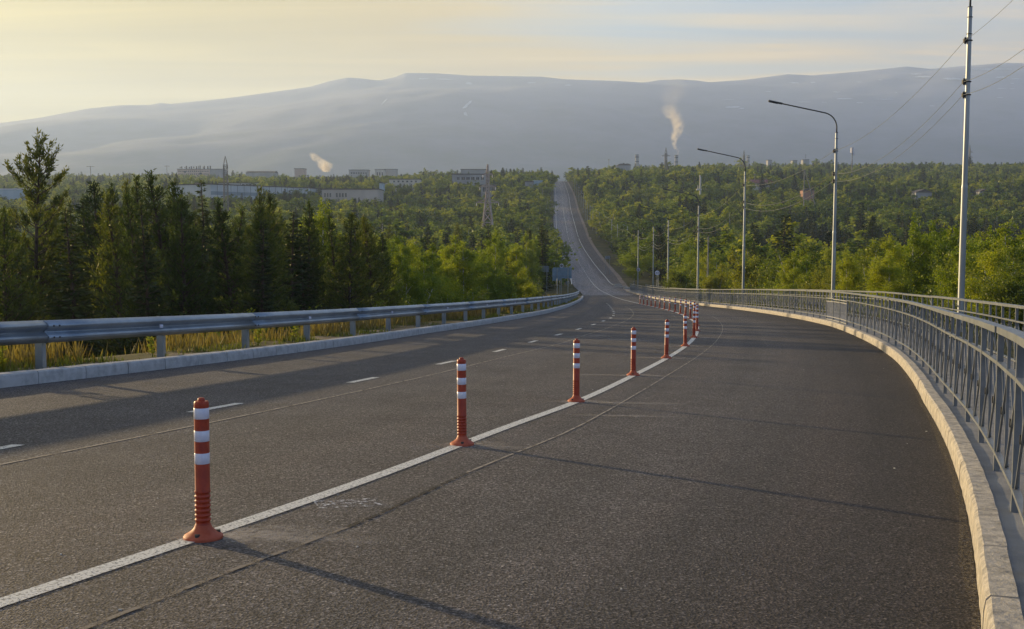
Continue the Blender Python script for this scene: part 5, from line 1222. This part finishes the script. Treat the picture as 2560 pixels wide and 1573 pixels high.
e2r = ng.nodes.new('FunctionNodeEulerToRotation'); ng.links.new(na('rot', 'FLOAT_VECTOR'), e2r.inputs[0]); ng.links.new(e2r.outputs[0], ip.inputs['Rotation']); ng.links.new(ip.outputs[0], go.inputs[0])
md = wood.modifiers.new('woodland', 'NODES'); md.node_group = ng

# grass on the verge behind the left kerb, and leafy weeds
GRASS = leaf_mat('dry_grass', (.10, .082, .038), (.20, .168, .08), (.21, .20, .085), .4); GRASSG = leaf_mat('green_grass', (.05, .07, .015), (.10, .13, .025), (.17, .19, .04), .4)
def grass(name, n, yf, offr, hr, mat, label, wd=.012, clump=.5):
    y = yf(rng.random(n)); off = rng.uniform(*offr, n); x = X_KL(y) - off
    dens = vnoise(x, y, 1.3, 41) + vnoise(x, y, .5, 42)*.6 + .5; k = rng.random(n) < np.clip(dens*2.0 - .75, 0.01, 1); x, y, off = x[k], y[k], off[k]; n = len(x)
    z = np.maximum(terr(x, y), zr(X_KL(y), y) + .10 - .55*smooth((off - 1.2)/1.6)) - .02
    sc = (.55 + .9*np.clip(dens[k], 0, 1.2)) ; h = rng.uniform(*hr, n) * sc * np.clip((off - offr[0] + .15)*2.2, .25, 1); d = np.stack([rng.normal(0, .22, n), rng.normal(0, .22, n), np.ones(n)], 1)
    V, Q = tri_leaves(np.stack([x, y, z], 1), d, h, np.full(n, wd)*(1 + y/22), rng)
    o = new_obj(name, mesh_np(name, V, Q, mat, tone=rng.random(n), quads=True)); o['kind'] = 'stuff'; o['label'] = label
grass('dry_grass', 60000, lambda u: 8 + 112*u**1.7, (1.0, 3.6), (.12, .46), GRASS, 'dry yellow grass on the verge behind the guardrail')
grass('short_grass', 42000, lambda u: 8 + 112*u**1.7, (.30, 2.6), (.03, .15), GRASSG, 'short green grass on the verge behind the guardrail')
rg = np.random.default_rng(5)
def weed(x, y, h, label, n=26):
    C = []; D = []
    segs = []
    for s in range(3):
        a = rg.uniform(0, 6.28); base = np.array([rg.normal(0, .04), rg.normal(0, .04), 0]); dv = np.array([math.cos(a)*.18, math.sin(a)*.18, 1.0]); segs.append((base, base + dv*h*rg.uniform(.8, 1), .006, .003))
        for i in range(n):
            t = rg.uniform(.15, 1); aa = i*2.4; C.append(base + dv*h*t); D.append([math.cos(aa), math.sin(aa), .5])
    V, Q = tri_leaves(np.array(C), np.array(D), rg.uniform(.05, .10, len(C)), rg.uniform(.03, .045, len(C)), rg)
    z = max(float(terr(x, y)), kz(y) + .12); r = empty('leafy_weed', (x, y, z), label, 'weed')
    for nm, me in (('leaves', mesh_np('leaves', V, Q, WEEDL, tone=rg.uniform(.4, 1, len(Q)), quads=True)), ('stem', add_tubes(segs, 4).mesh('stem', WEEDL))): o = bpy.data.objects.new(nm, me); COL.objects.link(o); o.parent = r
WEEDL = leaf_mat('weed_leaves', (.12, .16, .03), (.18, .22, .04), (.24, .27, .06), .4)
for px, D, h, l in [(45, 14.9, .46, 'leafy weed left of the first guardrail post, tallest of the pair'), (85, 15.0, .44, 'leafy weed touching the first guardrail post'), (28, 14.8, .26, 'small leafy weed near the left picture edge under the rail'), (362, 18.6, .40, 'leafy green weed left of the second guardrail post'), (726, 24.5, .42, 'bushy green weed left of the fourth guardrail post'), (652, 22.5, .34, 'small green weed midway between the third and fourth guardrail posts')]:
    x = float(X_KL(D)) - .85; weed(x, D, h, l, 26)
# undergrowth bushes filling the slope below the verge
UND = []
for x, y in cand(14, 150, 3.0, -260, 2780):
    kl = float(X_KL(y)); kr = float(X_KR(y)); d = kl - x if x < kl else x - kr
    if 5.0 < d < 16 and (x < kl or d > 4.2): UND.append((x, y))
for x, y in cand(26, 120, 2.6, -260, 1400):
    kl = float(X_KL(y))
    if 9 < kl - x < 45 and rng.random() < .5: UND.append((x, y))
lowb = [broadleaf(90+i, 3, 1.7, 2600, .12, 'bush', .6, WILLOW_L if i else BIRCH_L) for i in range(3)]
for i, (c, t, _) in enumerate(lowb): o = bpy.data.objects.new('undergrowth_kind_%02d' % i, join_meshes(c, t, 'bush'))
uc = bpy.data.collections.new('undergrowth_kinds')
for i in range(3): uc.objects.link(bpy.data.objects['undergrowth_kind_%02d' % i])
UND = np.array(UND); um = bpy.data.meshes.new('undergrowth'); zz = terr(UND[:, 0], UND[:, 1]) - .1; um.vertices.add(len(UND)); um.vertices.foreach_set('co', np.stack([UND[:, 0], UND[:, 1], zz], 1).astype(np.float32).ravel())
s_ = rng.uniform(.35, .95, len(UND)) * np.interp(UND[:, 1], [24, 40], [.32, 1]); a = um.attributes.new('vid', 'INT', 'POINT'); a.data.foreach_set('value', rng.integers(0, 3, len(UND)).astype(np.int32))
a = um.attributes.new('scl', 'FLOAT_VECTOR', 'POINT'); a.data.foreach_set('vector', np.stack([s_*1.2, s_*1.2, s_], 1).astype(np.float32).ravel())
a = um.attributes.new('rot', 'FLOAT_VECTOR', 'POINT'); a.data.foreach_set('vector', np.stack([s_*0, s_*0, rng.uniform(0, 6.28, len(s_))], 1).astype(np.float32).ravel())
ug = new_obj('undergrowth', um); ug['kind'] = 'stuff'; ug['label'] = 'low scrub covering the embankment slopes'; ng2 = ng.copy(); [n for n in ng2.nodes if n.bl_idname == 'GeometryNodeCollectionInfo'][0].inputs['Collection'].default_value = uc
md = ug.modifiers.new('undergrowth', 'NODES'); md.node_group = ng2

# ------------------------------------------------------------------ smoke and haze
def smoke(name, path, radii, dens, label, col=(.95, .90, .85), nscale=.09, lo=.42, hi=.62):
    b = MB(); radii = [q * 1.2 for q in radii]; b.tube(path, [r * 1.4 for r in radii], 16); m = bpy.data.materials.new(name); o = b.build(name, m, None, True)
    m.use_nodes = True; t = m.node_tree; t.nodes.clear()
    pv = N(t, 'ShaderNodeVolumePrincipled'); pv.inputs['Color'].default_value = (*col, 1); pv.inputs['Anisotropy'].default_value = .35
    pos = N(t, 'ShaderNodeNewGeometry').outputs['Position']
    wv = N(t, 'ShaderNodeTexNoise', ins={'Scale': nscale * .5, 'Detail': 3.0, 'Roughness': .6}); L(t, pos, wv.inputs['Vector'])
    rm = max(radii); z0, z1 = path[0][2], path[-1][2]; xs = [p[0] for p in path]; xa, xb = min(xs) - 1, max(xs) + 1
    wvs = N(t, 'ShaderNodeVectorMath', operation='MULTIPLY_ADD'); L(t, wv.outputs['Color'], wvs.inputs[0]); wvs.inputs[1].default_value = (rm * 1.5,) * 3; wvs.inputs[2].default_value = (-rm * .75,) * 3
    ps = N(t, 'ShaderNodeVectorMath', operation='ADD'); L(t, pos, ps.inputs[0]); L(t, wvs.outputs[0], ps.inputs[1])
    sp = N(t, 'ShaderNodeSeparateXYZ'); L(t, ps.outputs[0], sp.inputs[0]); so = N(t, 'ShaderNodeSeparateXYZ'); L(t, pos, so.inputs[0])
    tz = N(t, 'ShaderNodeMapRange', ins={1: z0, 2: z1}); L(t, so.outputs[2], tz.inputs[0])
    cxr = ramp(t, [((p[2]-z0)/(z1-z0), (p[0]-xa)/(xb-xa)) for p in path], tz.outputs[0]); cx = N(t, 'ShaderNodeMapRange', ins={3: xa, 4: xb}); L(t, cxr.outputs[0], cx.inputs[0])
    rr2 = ramp(t, [((p[2]-z0)/(z1-z0), q/rm) for p, q in zip(path, radii)], tz.outputs[0])
    dxn = N(t, 'ShaderNodeMath', operation='SUBTRACT'); L(t, sp.outputs[0], dxn.inputs[0]); L(t, cx.outputs[0], dxn.inputs[1])
    dyn = N(t, 'ShaderNodeMath', operation='SUBTRACT', ins={1: path[0][1]}); L(t, sp.outputs[1], dyn.inputs[0])
    cb = N(t, 'ShaderNodeCombineXYZ'); L(t, dxn.outputs[0], cb.inputs[0]); L(t, dyn.outputs[0], cb.inputs[1]); ln = N(t, 'ShaderNodeVectorMath', operation='LENGTH'); L(t, cb.outputs[0], ln.inputs[0])
    rs_ = N(t, 'ShaderNodeMath', operation='MULTIPLY', ins={1: rm}); L(t, rr2.outputs[0], rs_.inputs[0]); dv = N(t, 'ShaderNodeMath', operation='DIVIDE'); L(t, ln.outputs['Value'], dv.inputs[0]); L(t, rs_.outputs[0], dv.inputs[1])
    fall = N(t, 'ShaderNodeMapRange', interpolation_type='SMOOTHSTEP', ins={1: 1.0, 2: .35, 3: 0.0, 4: 1.0}); L(t, dv.outputs[0], fall.inputs[0])
    n = N(t, 'ShaderNodeTexNoise', ins={'Scale': nscale, 'Detail': 5.0, 'Roughness': .65}); L(t, pos, n.inputs['Vector'])
    r = ramp(t, [(lo, 0), (hi, 1)], n.outputs[0]); fade = ramp(t, [(0, 1), (.55, .8), (.85, .35), (1, 0)], tz.outputs[0])
    mu = N(t, 'ShaderNodeMath', operation='MULTIPLY', ins={1: dens}); L(t, r.outputs[0], mu.inputs[0]); m2 = N(t, 'ShaderNodeMath', operation='MULTIPLY'); L(t, mu.outputs[0], m2.inputs[0]); L(t, fall.outputs[0], m2.inputs[1])
    m3 = N(t, 'ShaderNodeMath', operation='MULTIPLY'); L(t, m2.outputs[0], m3.inputs[0]); L(t, fade.outputs[0], m3.inputs[1]); L(t, m3.outputs[0], pv.inputs['Density'])
    ou = N(t, 'ShaderNodeOutputMaterial'); L(t, pv.outputs[0], ou.inputs['Volume']); tag(o, label, 'smoke')
    return o
def P_(px, py, D): q = at(px, py, D); return tuple(q)
D = 1500
smoke('smoke_plume', [P_(1691, 388, D), P_(1691, 372, D), P_(1689, 350, D), P_(1695, 330, D), P_(1697, 312, D), P_(1688, 295, D), P_(1678, 280, D), P_(1674, 266, D), P_(1672, 258, D)], [v/F*D for v in (3.5, 6, 9, 13, 17, 20, 24, 20, 6)], .26, 'tall narrow smoke plume rising from the right chimney', nscale=.11, lo=.40, hi=.66)
smoke('smoke_haze', [P_(1674, 270, D+10), P_(1680, 240, D+10), P_(1690, 215, D+10), P_(1686, 195, D+10), P_(1684, 180, D+10)], [v/F*D for v in (18, 34, 34, 24, 6)], .010, 'thin spreading smoke veil above the tall plume', nscale=.03, lo=.3, hi=.75)
smoke('smoke_plume', [P_(815, 430, D-200), P_(815, 420, D-200), P_(812, 410, D-200), P_(802, 404, D-200), P_(792, 396, D-200), P_(782, 386, D-200), P_(777, 379, D-200)], [v/F*(D-200) for v in (12, 17, 19, 16, 15, 12, 5)], .28, 'short slanting white smoke plume behind the left trees', nscale=.12, lo=.40, hi=.66)
zt = 5.0 + (HY - 160) / F * MD
b = MB(); X0, X1, Y0, Y1, Z0, Z1 = -9800, 9800, -900, 8300, -60, zt + 60
b.box(((X0+X1)/2, (Y0+Y1)/2, (Z0+Z1)/2), (X1-X0, Y1-Y0, Z1-Z0)); hm = bpy.data.materials.new('haze'); hm.use_nodes = True; t = hm.node_tree; t.nodes.clear()
pv = N(t, 'ShaderNodeVolumePrincipled'); pv.inputs['Color'].default_value = (.54, .695, .99, 1); pv.inputs['Density'].default_value = HAZE_DENSITY; pv.inputs['Anisotropy'].default_value = .3
ou = N(t, 'ShaderNodeOutputMaterial'); L(t, pv.outputs[0], ou.inputs['Volume'])
hz = b.build('haze', hm); hz['kind'] = 'stuff'; hz['label'] = 'pale evening haze filling the valley'
